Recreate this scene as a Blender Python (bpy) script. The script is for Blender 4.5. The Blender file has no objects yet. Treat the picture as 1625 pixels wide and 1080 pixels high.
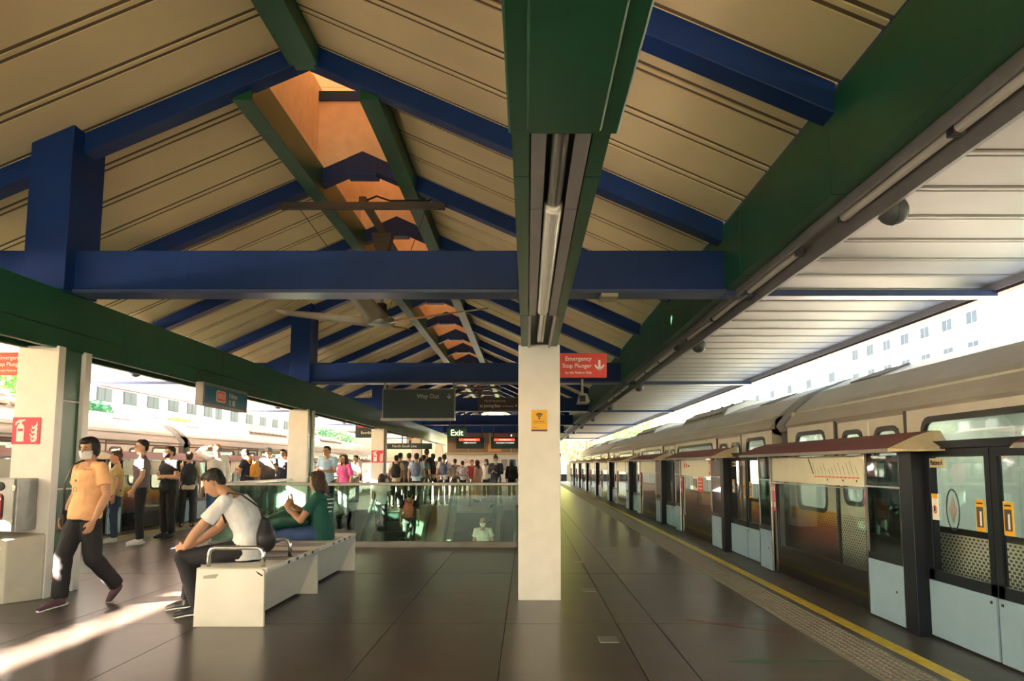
import bpy, math, random
from mathutils import Vector as V, Matrix, Euler
random.seed(7)
R = math.radians
S = bpy.context.scene
COL = S.collection

# ---------------------------------------------------------------- camera, sky, sun, exposure
cd = bpy.data.cameras.new('camera'); cam = bpy.data.objects.new('camera', cd); COL.objects.link(cam)
cam.location = (0, 0, 1.32); cam.rotation_euler = (R(96.05), 0, 0)
cd.sensor_width = 36; cd.lens = 1220/1625*36; cd.shift_x = -23.5/1625; cd.shift_y = 68/1625
cd.clip_start = .05; cd.clip_end = 600
S.camera = cam
SUN = V((1, .55, -.476)).normalized()
w = bpy.data.worlds.new('sky'); S.world = w; w.use_nodes = True
wn = w.node_tree.nodes; wl = w.node_tree.links
sky = wn.new('ShaderNodeTexSky'); sky.sky_type = 'NISHITA'; sky.sun_disc = False
sky.sun_elevation = R(22.6); sky.sun_rotation = math.atan2(-SUN.x, -SUN.y); sky.air_density = 1.6; sky.dust_density = 3.5
wl.new(sky.outputs[0], wn['Background'].inputs[0]); wn['Background'].inputs[1].default_value = .30
sd = bpy.data.lights.new('sun', 'SUN'); so = bpy.data.objects.new('sun', sd); COL.objects.link(so)
so.rotation_euler = SUN.to_track_quat('-Z', 'Y').to_euler(); so.location = (-30, -17, 16)
sd.energy = 50.0; sd.angle = R(.6); sd.color = (1, .81, .64)
S.view_settings.view_transform = 'Standard'; S.view_settings.look = 'None'
S.view_settings.exposure = 2.4; S.view_settings.gamma = 1; S.view_settings.use_curve_mapping = False
S.cycles.max_bounces = 10; S.cycles.diffuse_bounces = 6; S.cycles.glossy_bounces = 4
S.cycles.transmission_bounces = 6; S.cycles.transparent_max_bounces = 14

# ---------------------------------------------------------------- materials
MC = {}
def mat(name, col, rough=.5, metal=0, var=.06, scale=6, bump=0, bscale=60, spec=.5, coat=0):
    if name in MC: return MC[name]
    m = bpy.data.materials.new(name); m.use_nodes = True; MC[name] = m
    n = m.node_tree.nodes; l = m.node_tree.links; p = n['Principled BSDF']
    p.inputs['Roughness'].default_value = rough; p.inputs['Metallic'].default_value = metal
    p.inputs['Specular IOR Level'].default_value = spec; p.inputs['Coat Weight'].default_value = coat
    p.inputs['Base Color'].default_value = (*col, 1)
    if var or bump:
        tc = n.new('ShaderNodeTexCoord')
        if var:
            t = n.new('ShaderNodeTexNoise'); t.inputs['Scale'].default_value = scale; t.inputs['Detail'].default_value = 5
            l.new(tc.outputs['Object'], t.inputs['Vector'])
            r = n.new('ShaderNodeValToRGB')
            r.color_ramp.elements[0].position = .3; r.color_ramp.elements[1].position = .7
            r.color_ramp.elements[0].color = (*[max(0, c*(1-var*1.6)) for c in col], 1)
            r.color_ramp.elements[1].color = (*[min(1, c*(1+var)) for c in col], 1)
            l.new(t.outputs[0], r.inputs[0]); l.new(r.outputs[0], p.inputs['Base Color'])
        if bump:
            t2 = n.new('ShaderNodeTexNoise'); t2.inputs['Scale'].default_value = bscale; t2.inputs['Detail'].default_value = 3
            l.new(tc.outputs['Object'], t2.inputs['Vector'])
            b = n.new('ShaderNodeBump'); b.inputs['Strength'].default_value = bump; b.inputs['Distance'].default_value = .01
            l.new(t2.outputs[0], b.inputs['Height']); l.new(b.outputs[0], p.inputs['Normal'])
    return m
def glass(name, tint, gl=.04, rough=.02):
    m = bpy.data.materials.new(name); m.use_nodes = True; MC[name] = m
    n = m.node_tree.nodes; l = m.node_tree.links; n.remove(n['Principled BSDF'])
    o = n['Material Output']; t = n.new('ShaderNodeBsdfTransparent'); t.inputs[0].default_value = (*tint, 1)
    g = n.new('ShaderNodeBsdfGlossy'); g.inputs['Roughness'].default_value = rough; g.inputs[0].default_value = (.95, .97, 1, 1)
    f = n.new('ShaderNodeLayerWeight'); f.inputs[0].default_value = .5
    q = n.new('ShaderNodeMath'); q.operation = 'POWER'; q.inputs[1].default_value = 4.0; l.new(f.outputs['Facing'], q.inputs[0])
    a = n.new('ShaderNodeMath'); a.operation = 'MULTIPLY_ADD'; a.inputs[1].default_value = .55; a.inputs[2].default_value = gl; a.use_clamp = True
    l.new(q.outputs[0], a.inputs[0])
    x = n.new('ShaderNodeMixShader'); l.new(a.outputs[0], x.inputs[0]); l.new(t.outputs[0], x.inputs[1]); l.new(g.outputs[0], x.inputs[2])
    l.new(x.outputs[0], o.inputs[0]); return m
def emit(name, col, st):
    m = bpy.data.materials.new(name); m.use_nodes = True; MC[name] = m
    p = m.node_tree.nodes['Principled BSDF']; p.inputs['Base Color'].default_value = (*col, 1)
    p.inputs['Emission Color'].default_value = (*col, 1); p.inputs['Emission Strength'].default_value = st; return m
def translucent(name, col):
    m = bpy.data.materials.new(name); m.use_nodes = True; MC[name] = m
    n = m.node_tree.nodes; l = m.node_tree.links; n.remove(n['Principled BSDF'])
    t = n.new('ShaderNodeBsdfTranslucent'); t.inputs[0].default_value = (*col, 1)
    d = n.new('ShaderNodeBsdfDiffuse'); d.inputs[0].default_value = (*col, 1)
    x = n.new('ShaderNodeMixShader'); x.inputs[0].default_value = .2
    l.new(t.outputs[0], x.inputs[1]); l.new(d.outputs[0], x.inputs[2]); l.new(x.outputs[0], n['Material Output'].inputs[0]); return m
def leafmat(name, col):
    m = bpy.data.materials.new(name); m.use_nodes = True; MC[name] = m
    n = m.node_tree.nodes; l = m.node_tree.links; p = n['Principled BSDF']; p.inputs['Roughness'].default_value = .40
    g = n.new('ShaderNodeNewGeometry'); r = n.new('ShaderNodeValToRGB')
    r.color_ramp.elements[0].color = (*[c*.55 for c in col], 1); r.color_ramp.elements[1].color = (*[min(1, c*1.5) for c in col], 1)
    l.new(g.outputs['Random Per Island'], r.inputs[0]); l.new(r.outputs[0], p.inputs['Base Color'])
    t = n.new('ShaderNodeBsdfTranslucent'); l.new(r.outputs[0], t.inputs[0])
    x = n.new('ShaderNodeMixShader'); x.inputs[0].default_value = .4
    l.new(p.outputs[0], x.inputs[1]); l.new(t.outputs[0], x.inputs[2]); l.new(x.outputs[0], n['Material Output'].inputs[0]); return m

GREEN = mat('green_paint', (.014, .105, .048), .38, var=.1, scale=1.5)
BLUE = mat('blue_paint', (.007, .036, .175), .40, var=.1, scale=1.5, spec=.28)
BLUEL = mat('blue_trim', (.06, .09, .22), .32)
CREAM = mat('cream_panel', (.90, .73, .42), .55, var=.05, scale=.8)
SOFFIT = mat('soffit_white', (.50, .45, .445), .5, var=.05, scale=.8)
SEAM = mat('seam_brown', (.17, .12, .065), .8)  # dark brown colour of the grooves beside the seam ribs
SALMON = mat('lantern_plaster', (.80, .65, .50), .7)
WHITE = mat('white_cladding', (.82, .80, .77), .42, var=.03)
GREYP = mat('grey_paint', (.30, .29, .29), .45)
GREYD = mat('dark_grey', (.07, .07, .075), .45)
STEEL = mat('stainless', (.62, .61, .60), .25, 1, var=.04, scale=30)
STEELD = mat('dull_steel', (.35, .35, .34), .4, .8, var=.08, scale=14)
BLACK = mat('black', (.012, .012, .014), .4, var=0)
RUBBER = mat('rubber', (.015, .015, .016), .6, var=0)
NAVY = mat('door_post', (.008, .011, .020), .32, var=.05, spec=.25)
FLOOR = mat('floor_stone', (.080, .064, .056), .29, var=.16, scale=2.2, bump=.05, bscale=90)
FLOORD = mat('floor_stone_edge', (.10, .095, .09), .42, var=.15, scale=3)
GROUT = mat('grout', (.03, .028, .026), .8)
TACT = mat('tactile_stone', (.26, .23, .19), .5, var=.1, scale=9)
YELLOW = mat('yellow_line', (.60, .42, .02), .5, var=.15, scale=12)
KICK = mat('kick_panel', (.25, .39, .55), .38, var=.03)
MAROON = mat('hood_maroon', (.17, .04, .036), .5, spec=.25)
BEIGE = mat('hood_beige', (.55, .48, .32), .5)
PANELW = mat('panel_white', (.78, .78, .66), .4, var=.03)
RED = mat('sign_red', (.72, .045, .03), .4, var=.03)
PINK = mat('sticker_pink', (.75, .03, .22), .4, var=.03)
WHT = mat('print_white', (.85, .85, .83), .45, var=0)
AMBER = mat('print_amber', (.85, .45, .02), .45, var=0)
ORANGE = mat('print_orange', (.80, .16, .05), .45, var=0)
SIGND = mat('sign_dark', (.018, .045, .052), .35, var=.05)
SIGNB = mat('sign_teal', (.03, .17, .27), .3, var=.05)
SIGNBR = mat('sign_brown', (.05, .028, .028), .4, var=.05)
EXITG = emit('exit_green', (.02, .09, .03), .05)
EXITW = emit('exit_letters', (1, .95, .55), .45)
SCRW = emit('screen_text', (.9, .9, .85), .35)
SCRR = emit('screen_red', (.85, .08, .03), .4)
LAMP = emit('lamp_tube', (1, .97, .9), 9.0)
TUBE = mat('diffuser', (.80, .78, .70), .4, var=.02)
GLASS_PSD = glass('door_glass', (.90, .93, .92), .03)
GLASS_DK = glass('dark_glass', (.22, .24, .25), .05)
GLASS_G = glass('green_glass', (.76, .91, .83), .03)
GLASS_T = glass('train_glass', (.68, .74, .71), .04)
GLASS_C = glass('clear_glass', (.9, .92, .92), .02)
TRANSL = translucent('skylight_sheet', (.24, .165, .10))
TRAINW = mat('train_body', (.64, .62, .57), .38, .15, var=.04)
TRAINR = mat('train_roof', (.72, .69, .66), .38, .45, var=.07, scale=1.2)
TRAIND = mat('train_dark', (.03, .032, .036), .4)
TRAING = mat('gangway_grey', (.36, .38, .42), .5)
TRINT = mat('train_interior', (.66, .70, .62), .5)
ROOFD = mat('roof_equipment', (.26, .23, .20), .6, var=.2, scale=8)
LEAFY = leafmat('leaf_yellow', (.36, .42, .09)); LEAFG = leafmat('leaf_green', (.10, .26, .05)); LEAFD = leafmat('leaf_deep', (.06, .22, .09))
BARK = mat('bark', (.10, .07, .05), .9)
CONC = mat('concrete', (.42, .40, .37), .8, var=.12, scale=1.5)
WALLW = mat('building_white', (.80, .79, .77), .8, var=.03, scale=.3)
WALLP = mat('building_pink', (.72, .58, .54), .8, var=.03, scale=.3)
WINB = mat('window_glass', (.005, .008, .012), .4, var=.1, scale=.5, spec=.1)  # pane colour darkened for walls in direct sun
FRAMEW = mat('window_frame', (.03, .03, .033), .6)
GRASS = mat('ground_grass', (.12, .16, .06), .95, var=.3, scale=.6)
def wrapmat():
    m = bpy.data.materials.new('train_wrap'); m.use_nodes = True
    n = m.node_tree.nodes; l = m.node_tree.links; p = n['Principled BSDF']; p.inputs['Roughness'].default_value = .4
    tc = n.new('ShaderNodeTexCoord'); sp = n.new('ShaderNodeSeparateXYZ'); l.new(tc.outputs['Object'], sp.inputs[0])
    def math_(op, a, b, c=None):
        k = n.new('ShaderNodeMath'); k.operation = op
        for i, q in enumerate((a, b, c)):
            if q is None: continue
            if isinstance(q, (int, float)): k.inputs[i].default_value = q
            else: l.new(q, k.inputs[i])
        return k.outputs[0]
    def mix(f, a, b):
        k = n.new('ShaderNodeMix'); k.data_type = 'RGBA'
        if isinstance(f, (int, float)): k.inputs[0].default_value = f
        else: l.new(f, k.inputs[0])
        for i, q in ((6, a), (7, b)):
            if isinstance(q, tuple): k.inputs[i].default_value = (*q, 1)
            else: l.new(q, k.inputs[i])
        return k.outputs[2]
    z = sp.outputs[2]; y = sp.outputs[1]
    # dots: rows 4.2 cm, alternate columns, dots grow downwards
    row = math_('FLOOR', math_('MULTIPLY', z, 38), 0)
    par = math_('MODULO', math_('ABSOLUTE', row, 0), 2)
    yy = math_('FRACT', math_('ADD', math_('MULTIPLY', y, 18), math_('MULTIPLY', par, .5)), 0)
    zz = math_('FRACT', math_('MULTIPLY', z, 38), 0)
    size = math_('MULTIPLY_ADD', math_('SUBTRACT', .78, z), .42, .22)
    a = math_('LESS_THAN', math_('ABSOLUTE', math_('SUBTRACT', yy, .5), 0), size)
    b = math_('LESS_THAN', math_('ABSOLUTE', math_('SUBTRACT', zz, .5), 0), math_('MULTIPLY', size, 1.15))
    dots = math_('MULTIPLY', math_('MULTIPLY', a, b), math_('LESS_THAN', z, .78))
    far = math_('GREATER_THAN', y, 8.6)
    ramp = n.new('ShaderNodeValToRGB'); l.new(z, ramp.inputs[0])
    e = ramp.color_ramp.elements; e[0].position = .2; e[0].color = (.10, .02, .015, 1); e[1].position = .9; e[1].color = (.75, .38, .03, 1)
    x = e.new(.55); x.color = (.45, .07, .03, 1); x = e.new(.74); x.color = (.78, .36, .02, 1)
    body = (.62, .63, .56)
    inb = math_('MULTIPLY', far, math_('LESS_THAN', z, .86))
    c = mix(inb, body, ramp.outputs[0])
    c = mix(dots, c, (.02, .02, .022))
    l.new(c, p.inputs['Base Color']); MC['train_wrap'] = m; return m
WRAP = wrapmat()

# ---------------------------------------------------------------- mesh tools
PENDING = []      # objects whose modifiers are applied in one go at the end
class B:
    def __init__(s): s.v = []; s.f = []
    def add(s, vs, fs):
        k = len(s.v); s.v += [tuple(p) for p in vs]; s.f += [tuple(i+k for i in f) for f in fs]; return s
    def box(s, x0, x1, y0, y1, z0, z1):
        return s.add([(x0,y0,z0),(x1,y0,z0),(x1,y1,z0),(x0,y1,z0),(x0,y0,z1),(x1,y0,z1),(x1,y1,z1),(x0,y1,z1)],
                     [(3,2,1,0),(4,5,6,7),(0,1,5,4),(1,2,6,5),(2,3,7,6),(3,0,4,7)])
    def prism(s, poly, axis, a, b):
        n = len(poly)
        def pt(u, v, t): return {'x': (t,u,v), 'y': (u,t,v), 'z': (u,v,t)}[axis]
        return s.add([pt(u,v,a) for u,v in poly]+[pt(u,v,b) for u,v in poly],
                     [tuple(range(n)), tuple(range(2*n-1, n-1, -1))]+[(i, (i+1)%n+0, (i+1)%n+n, i+n) for i in range(n)])
    def tube(s, pts, r, n=8, ref=None, cap=True):
        pts = [V(p) for p in pts]; m = len(pts)
        if not isinstance(r, (list, tuple)): r = [r]*m
        r = [q if isinstance(q, tuple) else (q, q) for q in r]
        vs = []; side = None
        for i, p in enumerate(pts):
            t = (pts[min(i+1, m-1)]-pts[max(i-1, 0)]).normalized()
            if ref is not None: base = V(ref)
            elif side is not None: base = side
            else: base = V((1,0,0)) if abs(t.x) < .8 else V((0,1,0))
            side = (base-t*base.dot(t))
            side = side.normalized() if side.length > 1e-4 else t.orthogonal().normalized()
            up = t.cross(side)
            for k in range(n):
                a = 2*math.pi*k/n
                vs.append(p+side*math.cos(a)*r[i][0]+up*math.sin(a)*r[i][1])
        fs = [(i*n+k, i*n+(k+1)%n, (i+1)*n+(k+1)%n, (i+1)*n+k) for i in range(m-1) for k in range(n)]
        if cap: fs += [tuple(range(n-1, -1, -1)), tuple(range((m-1)*n, m*n))]
        return s.add(vs, fs)
    def ell(s, c, r, n=14, m=9, rot=None):
        if not isinstance(r, (list, tuple)): r = (r, r, r)
        c = V(c); vs = []
        def P(x, y, z):
            q = V((x*r[0], y*r[1], z*r[2]))
            if rot is not None: q = rot @ q
            return c+q
        vs.append(P(0,0,-1))
        for j in range(1, m):
            t = -math.pi/2+math.pi*j/m
            for k in range(n):
                a = 2*math.pi*k/n; vs.append(P(math.cos(t)*math.cos(a), math.cos(t)*math.sin(a), math.sin(t)))
        vs.append(P(0,0,1)); L = len(vs)-1
        fs = [(0, 1+(k+1)%n, 1+k) for k in range(n)]
        for j in range(m-2):
            for k in range(n):
                fs.append((1+j*n+k, 1+j*n+(k+1)%n, 1+(j+1)*n+(k+1)%n, 1+(j+1)*n+k))
        fs += [(L, 1+(m-2)*n+k, 1+(m-2)*n+(k+1)%n) for k in range(n)]
        return s.add(vs, fs)
    def lathe(s, prof, c=(0,0,0), n=20, axis='z'):
        vs = []
        for r, h in prof:
            for k in range(n):
                a = 2*math.pi*k/n; u, v = r*math.cos(a), r*math.sin(a)
                q = {'z': (u,v,h), 'x': (h,u,v), 'y': (u,h,v)}[axis]; vs.append((c[0]+q[0], c[1]+q[1], c[2]+q[2]))
        m = len(prof)
        fs = [(i*n+k, i*n+(k+1)%n, (i+1)*n+(k+1)%n, (i+1)*n+k) for i in range(m-1) for k in range(n)]
        fs += [tuple(range(n-1, -1, -1)), tuple(range((m-1)*n, m*n))]
        return s.add(vs, fs)
    def mesh(s, name, smooth=False):
        me = bpy.data.meshes.new(name); me.from_pydata(s.v, [], s.f); me.validate()
        import bmesh
        b = bmesh.new(); b.from_mesh(me); bmesh.ops.recalc_face_normals(b, faces=b.faces); b.to_mesh(me); b.free()
        if smooth: me.polygons.foreach_set('use_smooth', [True]*len(me.polygons))
        return me
    def obj(s, name, m, par=None, smooth=False, bev=0, world=False, loc=None, seg=2):
        o = bpy.data.objects.new(name, s.mesh(name, smooth)); COL.objects.link(o)
        if m: o.data.materials.append(m)
        if par is not None:
            o.parent = par
            if world: o.matrix_parent_inverse = par.matrix_basis.inverted() if not par.parent else (par.parent.matrix_basis @ par.matrix_parent_inverse @ par.matrix_basis).inverted()
        if loc is not None: o.location = loc
        if bev:
            md = o.modifiers.new('b', 'BEVEL'); md.width = bev; md.segments = seg; md.limit_method = 'ANGLE'; md.angle_limit = R(40); PENDING.append(o)
        return o
def tag(o, label=None, cat=None, group=None, kind=None):
    for k, v in (('label', label), ('category', cat), ('group', group), ('kind', kind)):
        if v: o[k] = v
    return o
def empty(name, loc=(0,0,0), rz=0, label=None, cat=None, group=None, kind=None):
    o = bpy.data.objects.new(name, None); COL.objects.link(o); o.empty_display_size = .1
    o.location = loc; o.rotation_euler = (0, 0, rz); o.matrix_basis  # basis follows loc/rot
    return tag(o, label, cat, group, kind)
def kids(o): return [c for c in ALLK.get(o.name, [])]
def copy_tree(root, loc=None, rz=None, label=None, group=None):
    def rec(o, par):
        c = o.copy(); COL.objects.link(c); c.parent = par
        for ch in [x for x in bpy.data.objects if x.parent == o]: rec(ch, c)
        return c
    c = rec(root, None)
    if loc is not None: c.location = loc
    if rz is not None: c.rotation_euler = (0, 0, rz)
    if label: c['label'] = label
    if group: c['group'] = group
    return c
def box(name, m, x0, x1, y0, y1, z0, z1, par=None, bev=0, world=False):
    return B().box(x0, x1, y0, y1, z0, z1).obj(name, m, par, bev=bev, world=world)
TEXTS = []
def text(s, size, loc, rot, m, par, align='LEFT', name='lettering', sx=1, world=False):
    cu = bpy.data.curves.new(name, 'FONT'); cu.body = s; cu.size = size; cu.align_x = align; cu.align_y = 'CENTER'
    cu.extrude = .0012; cu.resolution_u = 3; cu.offset = size*.004
    o = bpy.data.objects.new(name+'_tmp', cu); COL.objects.link(o)
    o.location = loc; o.rotation_euler = [R(a) for a in rot]; o.scale = (sx, 1, 1); cu.materials.append(m)
    TEXTS.append((o, par, name, world)); return o
FRONT = (90, 0, 0); TO_PX = (90, 0, 90); TO_MX = (90, 0, -90)     # faces -Y, +X, -X
# ================================================================ THE SETTING
Y0, Y1 = -9.0, 62.0
XC, XR = -2.44, 4.54          # ridge line, half width to the outer beams
HX0, HX1, HY0, HY1 = -5.10, -.18, 12.60, 23.10      # escalator opening
# ---- platform body and floor
fl = empty('floor', (XC, 20, 0), kind='structure')
b = B()
for x0, x1, y0, y1 in ((-8.2, HX0, Y0, 66), (HX1, 3.32, Y0, 66), (HX0, HX1, Y0, HY0), (HX0, HX1, HY1, 66)):
    b.box(x0, x1, y0, y1, -1.25, -.012)
b.obj('floor_bed', GROUT, fl, world=True)
ys = []
y = HY0
while y > Y0: ys.append(y); y -= 3.0
ys = ys[::-1] + [16.1, 19.6, 23.1]
while ys[-1] < 65: ys.append(ys[-1]+3)
xs = [-7.05, -6.2, HX0, -3.9, -2.7, -1.12, HX1, .75, 1.08, 2.18]
slabs = {}
for i in range(len(xs)-1):
    for j in range(len(ys)-1):
        xm, ym = (xs[i]+xs[i+1])/2, (ys[j]+ys[j+1])/2
        if HX0 < xm < HX1 and HY0 < ym < HY1: continue
        wx, wy = round(xs[i+1]-xs[i]-.007, 3), round(ys[j+1]-ys[j]-.007, 3)
        k = (wx, wy)
        if k not in slabs: slabs[k] = B().box(-wx/2, wx/2, -wy/2, wy/2, -.02, 0).mesh('floor_slab'); slabs[k].materials.append(FLOOR)
        o = bpy.data.objects.new('floor_slab', slabs[k]); COL.objects.link(o); o.parent = fl
        o.location = (xm-XC, ym-20, 0)
# edge strips: tactile tiles, yellow line, grey coping
tb = B(); tb.box(0, .36, 0, .594, -.02, .002)
for r in range(7):
    for q in range(9):
        xx = .022+r*.049; yy = .012+q*.066+(r % 2)*.004
        tb.prism([(xx, .002), (xx+.006, .007), (xx+.022, .007), (xx+.028, .002)], 'y', yy, yy+.046)
tme = tb.mesh('tactile_tile'); tme.materials.append(TACT)
for side in (0, 1):
    for j in range(116):
        o = bpy.data.objects.new('tactile_tile', tme); COL.objects.link(o); o.parent = fl
        yy = Y0+.3+j*.6
        o.location = (2.19-XC, yy-20, 0) if not side else (-7.07-XC, yy+.594-20, 0)
        if side: o.rotation_euler = (0, 0, math.pi)
for s in (1, -1):
    def sx(x): return x if s > 0 else 2*XC-x
    a, c = sorted((sx(2.555), sx(2.62))); box('floor_strip', FLOORD, a, c, Y0, 65, -.02, 0, fl, world=True)
    a, c = sorted((sx(2.62), sx(2.73))); box('yellow_line', YELLOW, a, c, Y0, 65, -.02, .002, fl, world=True)
    a, c = sorted((sx(2.73), sx(3.32))); box('coping', FLOORD, a, c, Y0, 65, -.02, 0, fl, world=True)
# faded queue arrows painted on the floor
mg = mat('faded_green_paint', (.05, .13, .07), .45); mr = mat('faded_red_paint', (.20, .06, .05), .45)
B().prism([(1.62, 5.43), (1.36, 5.36), (1.62, 5.29), (1.62, 5.335), (2.12, 5.335), (2.12, 5.385), (1.62, 5.385)], 'z', .0005, .0015).obj('floor_arrow', mg, fl, world=True)
B().prism([(1.35, 6.75), (2.1, 6.15), (2.12, 6.2), (1.40, 6.80)], 'z', .0005, .0015).obj('floor_arrow', mr, fl, world=True)
for x, y in ((.62, 6.02), (.66, 8.35), (.70, 10.7)):       # small access covers let into the floor
    c = box('access_cover', STEELD, x-.07, x+.07, y-.1, y+.1, -.01, .003, fl, world=True)
# ---- viaduct and ground
box('ground', GRASS, -220, 220, -80, 320, -7.3, -7.0); bpy.data.objects['ground']['kind'] = 'structure'
tk = empty('track_bed', (0, 20, -1.3), kind='structure')
for x0, x1 in ((3.34, 7.6), (-12.5, -8.22)):
    box('track_slab', CONC, x0, x1, -30, 90, -1.7, -1.3, tk, world=True)
    xo = x1-.25 if x0 > 0 else x0
    box('parapet', CONC, xo, xo+.25, -30, 90, -1.3, .15, tk, world=True)
    for xr in ((4.2, 5.65) if x0 > 0 else (-9.1, -10.55)):
        box('rail', STEELD, xr-.04, xr+.04, -30, 90, -1.3, -1.14, tk, world=True)

# ---- roof frame
rf = empty('roof_frame', (XC, 8.1, 3.1), kind='structure')
def zr(x): return 5.73-.45*abs(x-XC)        # underside of rafters
def zd(x): return zr(x)+.22                 # underside of ceiling panels
FR = [8.1+9*k for k in range(-2, 6)]
for yf in FR:
    if yf > Y1: continue
    tbm = box('tie_beam', BLUE, XC-XR, XC+XR, yf-.14, yf+.14, 3.16, 3.58, rf, bev=.008, world=True)
    box('bottom_flange', BLUEL, XC-XR, XC+XR, yf-.17, yf+.17, 3.12, 3.158, tbm, bev=.004, world=True)
    for xj in (-3.6, -2.44, -.7, 1.15):
        box('joint_strip', BLUEL if False else BLUE, xj-.006, xj+.006, yf-.143, yf+.143, 3.155, 3.583, tbm, world=True)
    for s in (1, -1):
        xa, xb = sorted((XC+s*XR, XC+s*7.44)); box('cantilever_arm', BLUEL, xa, xb, yf-.09, yf+.09, 3.10, 3.17, rf, bev=.004, world=True)
        xc = XC+s*2.56
        B().prism([(xc-.22, 3.12), (xc+.22, 3.12), (xc+.22, zd(xc+.22)), (xc-.22, zd(xc-.22))], 'y', yf-.31, yf+.31).obj('stub_post', BLUE, rf, bev=.01, world=True)
RY = [8.1+3*k for k in range(-5, 18)]
for yr in RY:
    for s in (1, -1):
        xe = XC+s*XR
        B().prism([(XC, zr(XC)-.02), (xe, zr(xe)), (xe, zd(xe)), (XC, zd(XC))], 'y', yr-.11, yr+.11).obj('rafter', BLUE, rf, bev=.006, world=True)
    if yr > 8.5:
        B().prism([(XC-.22, zr(XC)-.16), (XC+.22, zr(XC)-.16), (XC+.22, zd(XC)-.1), (XC, zd(XC)), (XC-.22, zd(XC)-.1)], 'y', yr-.12, yr+.12).obj('apex_plate', BLUE, rf, bev=.006, world=True)
# ridge box (near part) and purlins beside the skylight
box('ridge_box', GREEN, XC-.16, XC+.16, Y0, 8.1, 5.66, 5.98, rf, bev=.008, world=True)
for xp in (XC-.70, XC+.70):
    q = zd(xp)
    for k in range(6):
        ya, yb = 8.1+9*k, min(8.1+9*(k+1), Y1)
        if ya < Y1: box('purlin', GREEN, xp-.11, xp+.11, ya+.003, yb-.003, q-.32, q+.1, rf, bev=.006, world=True)
# outer edge beams, clad in sheets 3 m long
for s in (1, -1):
    xi, xo = XC+s*XR, XC+s*(XR+.10)
    a, c = sorted((xi, xo))
    eb = box('edge_beam', GREEN, a+.01*(s > 0), c-.01*(s < 0), Y0, Y1, 3.18, 3.80, rf, world=True)
    y = Y0+.6
    while y < Y1-1:
        box('beam_panel', GREEN, a-.012 if s > 0 else a, c if s > 0 else c+.012, y+.005, min(y+2.25, Y1)-.005, 3.16, 3.84, eb, bev=.004, world=True); y += 2.25
    # lighting channel hung beside the beam
    a, c = sorted((XC+s*(XR+.115), XC+s*(XR+.36)))
    ch = B(); ch.box(a, c, Y0, Y1, 3.19, 3.23)
    ch.box(c-.03 if s > 0 else a, c if s > 0 else a+.03, Y0, Y1, 3.04, 3.19); ch.box(a if s > 0 else c-.03, a+.03 if s > 0 else c, Y0, Y1, 3.10, 3.19)
    ch.obj('light_channel', GREYP, rf, world=True)
# inner (column) beams: clad boxes with an open light trough underneath
for s, xb in ((1, .125), (-1, -5.0)):
    core = box('column_beam', GREYD, xb-.16, xb+.16, Y0, Y1, 2.66, 3.10, rf, world=True)
    y = Y0+.1
    while y < Y1-.5:
        ye = min(y+3.0, Y1)
        for d in (-1, 1):
            x0, x1 = sorted((xb+d*.16, xb+d*.18))
            box('beam_panel', GREEN, x0, x1, y+.004, ye-.004, 2.725, 3.12, core, bev=.003, world=True)
            box('beam_panel', GREEN, x0, x1, y+.004, ye-.004, 2.53, 2.717, core, bev=.003, world=True)
            x0, x1 = sorted((xb+d*.18, xb+d*.115))
            box('beam_lip', GREEN, x0, x1, y+.004, ye-.004, 2.515, 2.53, core, world=True)
        y = ye
box('beam_cover', GREEN, -.065, .325, Y0, 2.62, 2.485, 2.56, rf, bev=.008, world=True)
box('beam_cover_panel', GREEN, .0, .26, Y0, 2.57, 2.472, 2.49, rf, bev=.008, world=True)
# grey trough plates with lamps between, from the cover to the column
tr = empty('light_trough', (.125, 5, 2.6), label='grey light trough under the green beam above the white post', cat='light')
for d in (-1, 1):
    for y0_, y1_ in ((2.62, 3.48), (3.49, 6.05)):
        x0, x1 = sorted((.125+d*.108, .125+d*.052)); box('side_plate', GREYP, x0, x1, y0_, y1_, 2.505, 2.53, tr, bev=.002, world=True)
    x0, x1 = sorted((.125+d*.112, .125+d*.09)); box('channel_lip', STEELD, x0, x1, 6.06, 7.75, 2.50, 2.64, tr, world=True)
B().tube([(.125, 2.62, 2.54), (.125, 3.5, 2.54)], .036, 20).obj('steel_tube', STEEL, tr, smooth=False, world=True)
d_ = B().tube([(.125, 3.47, 2.53), (.125, 3.5, 2.53), (.125, 5.95, 2.53), (.125, 6.0, 2.53)], [.034, .044, .044, .034], 20).obj('diffuser', TUBE, tr, world=True)
B().tube([(.125, 6.1, 2.58), (.125, 7.72, 2.58)], .035, 16).obj('steel_tube', STEEL, tr, world=True)
B().tube([(.155, 6.1, 2.545), (.155, 7.6, 2.545)], .01, 8).obj('lamp_tube', TUBE, tr, world=True)

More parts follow.
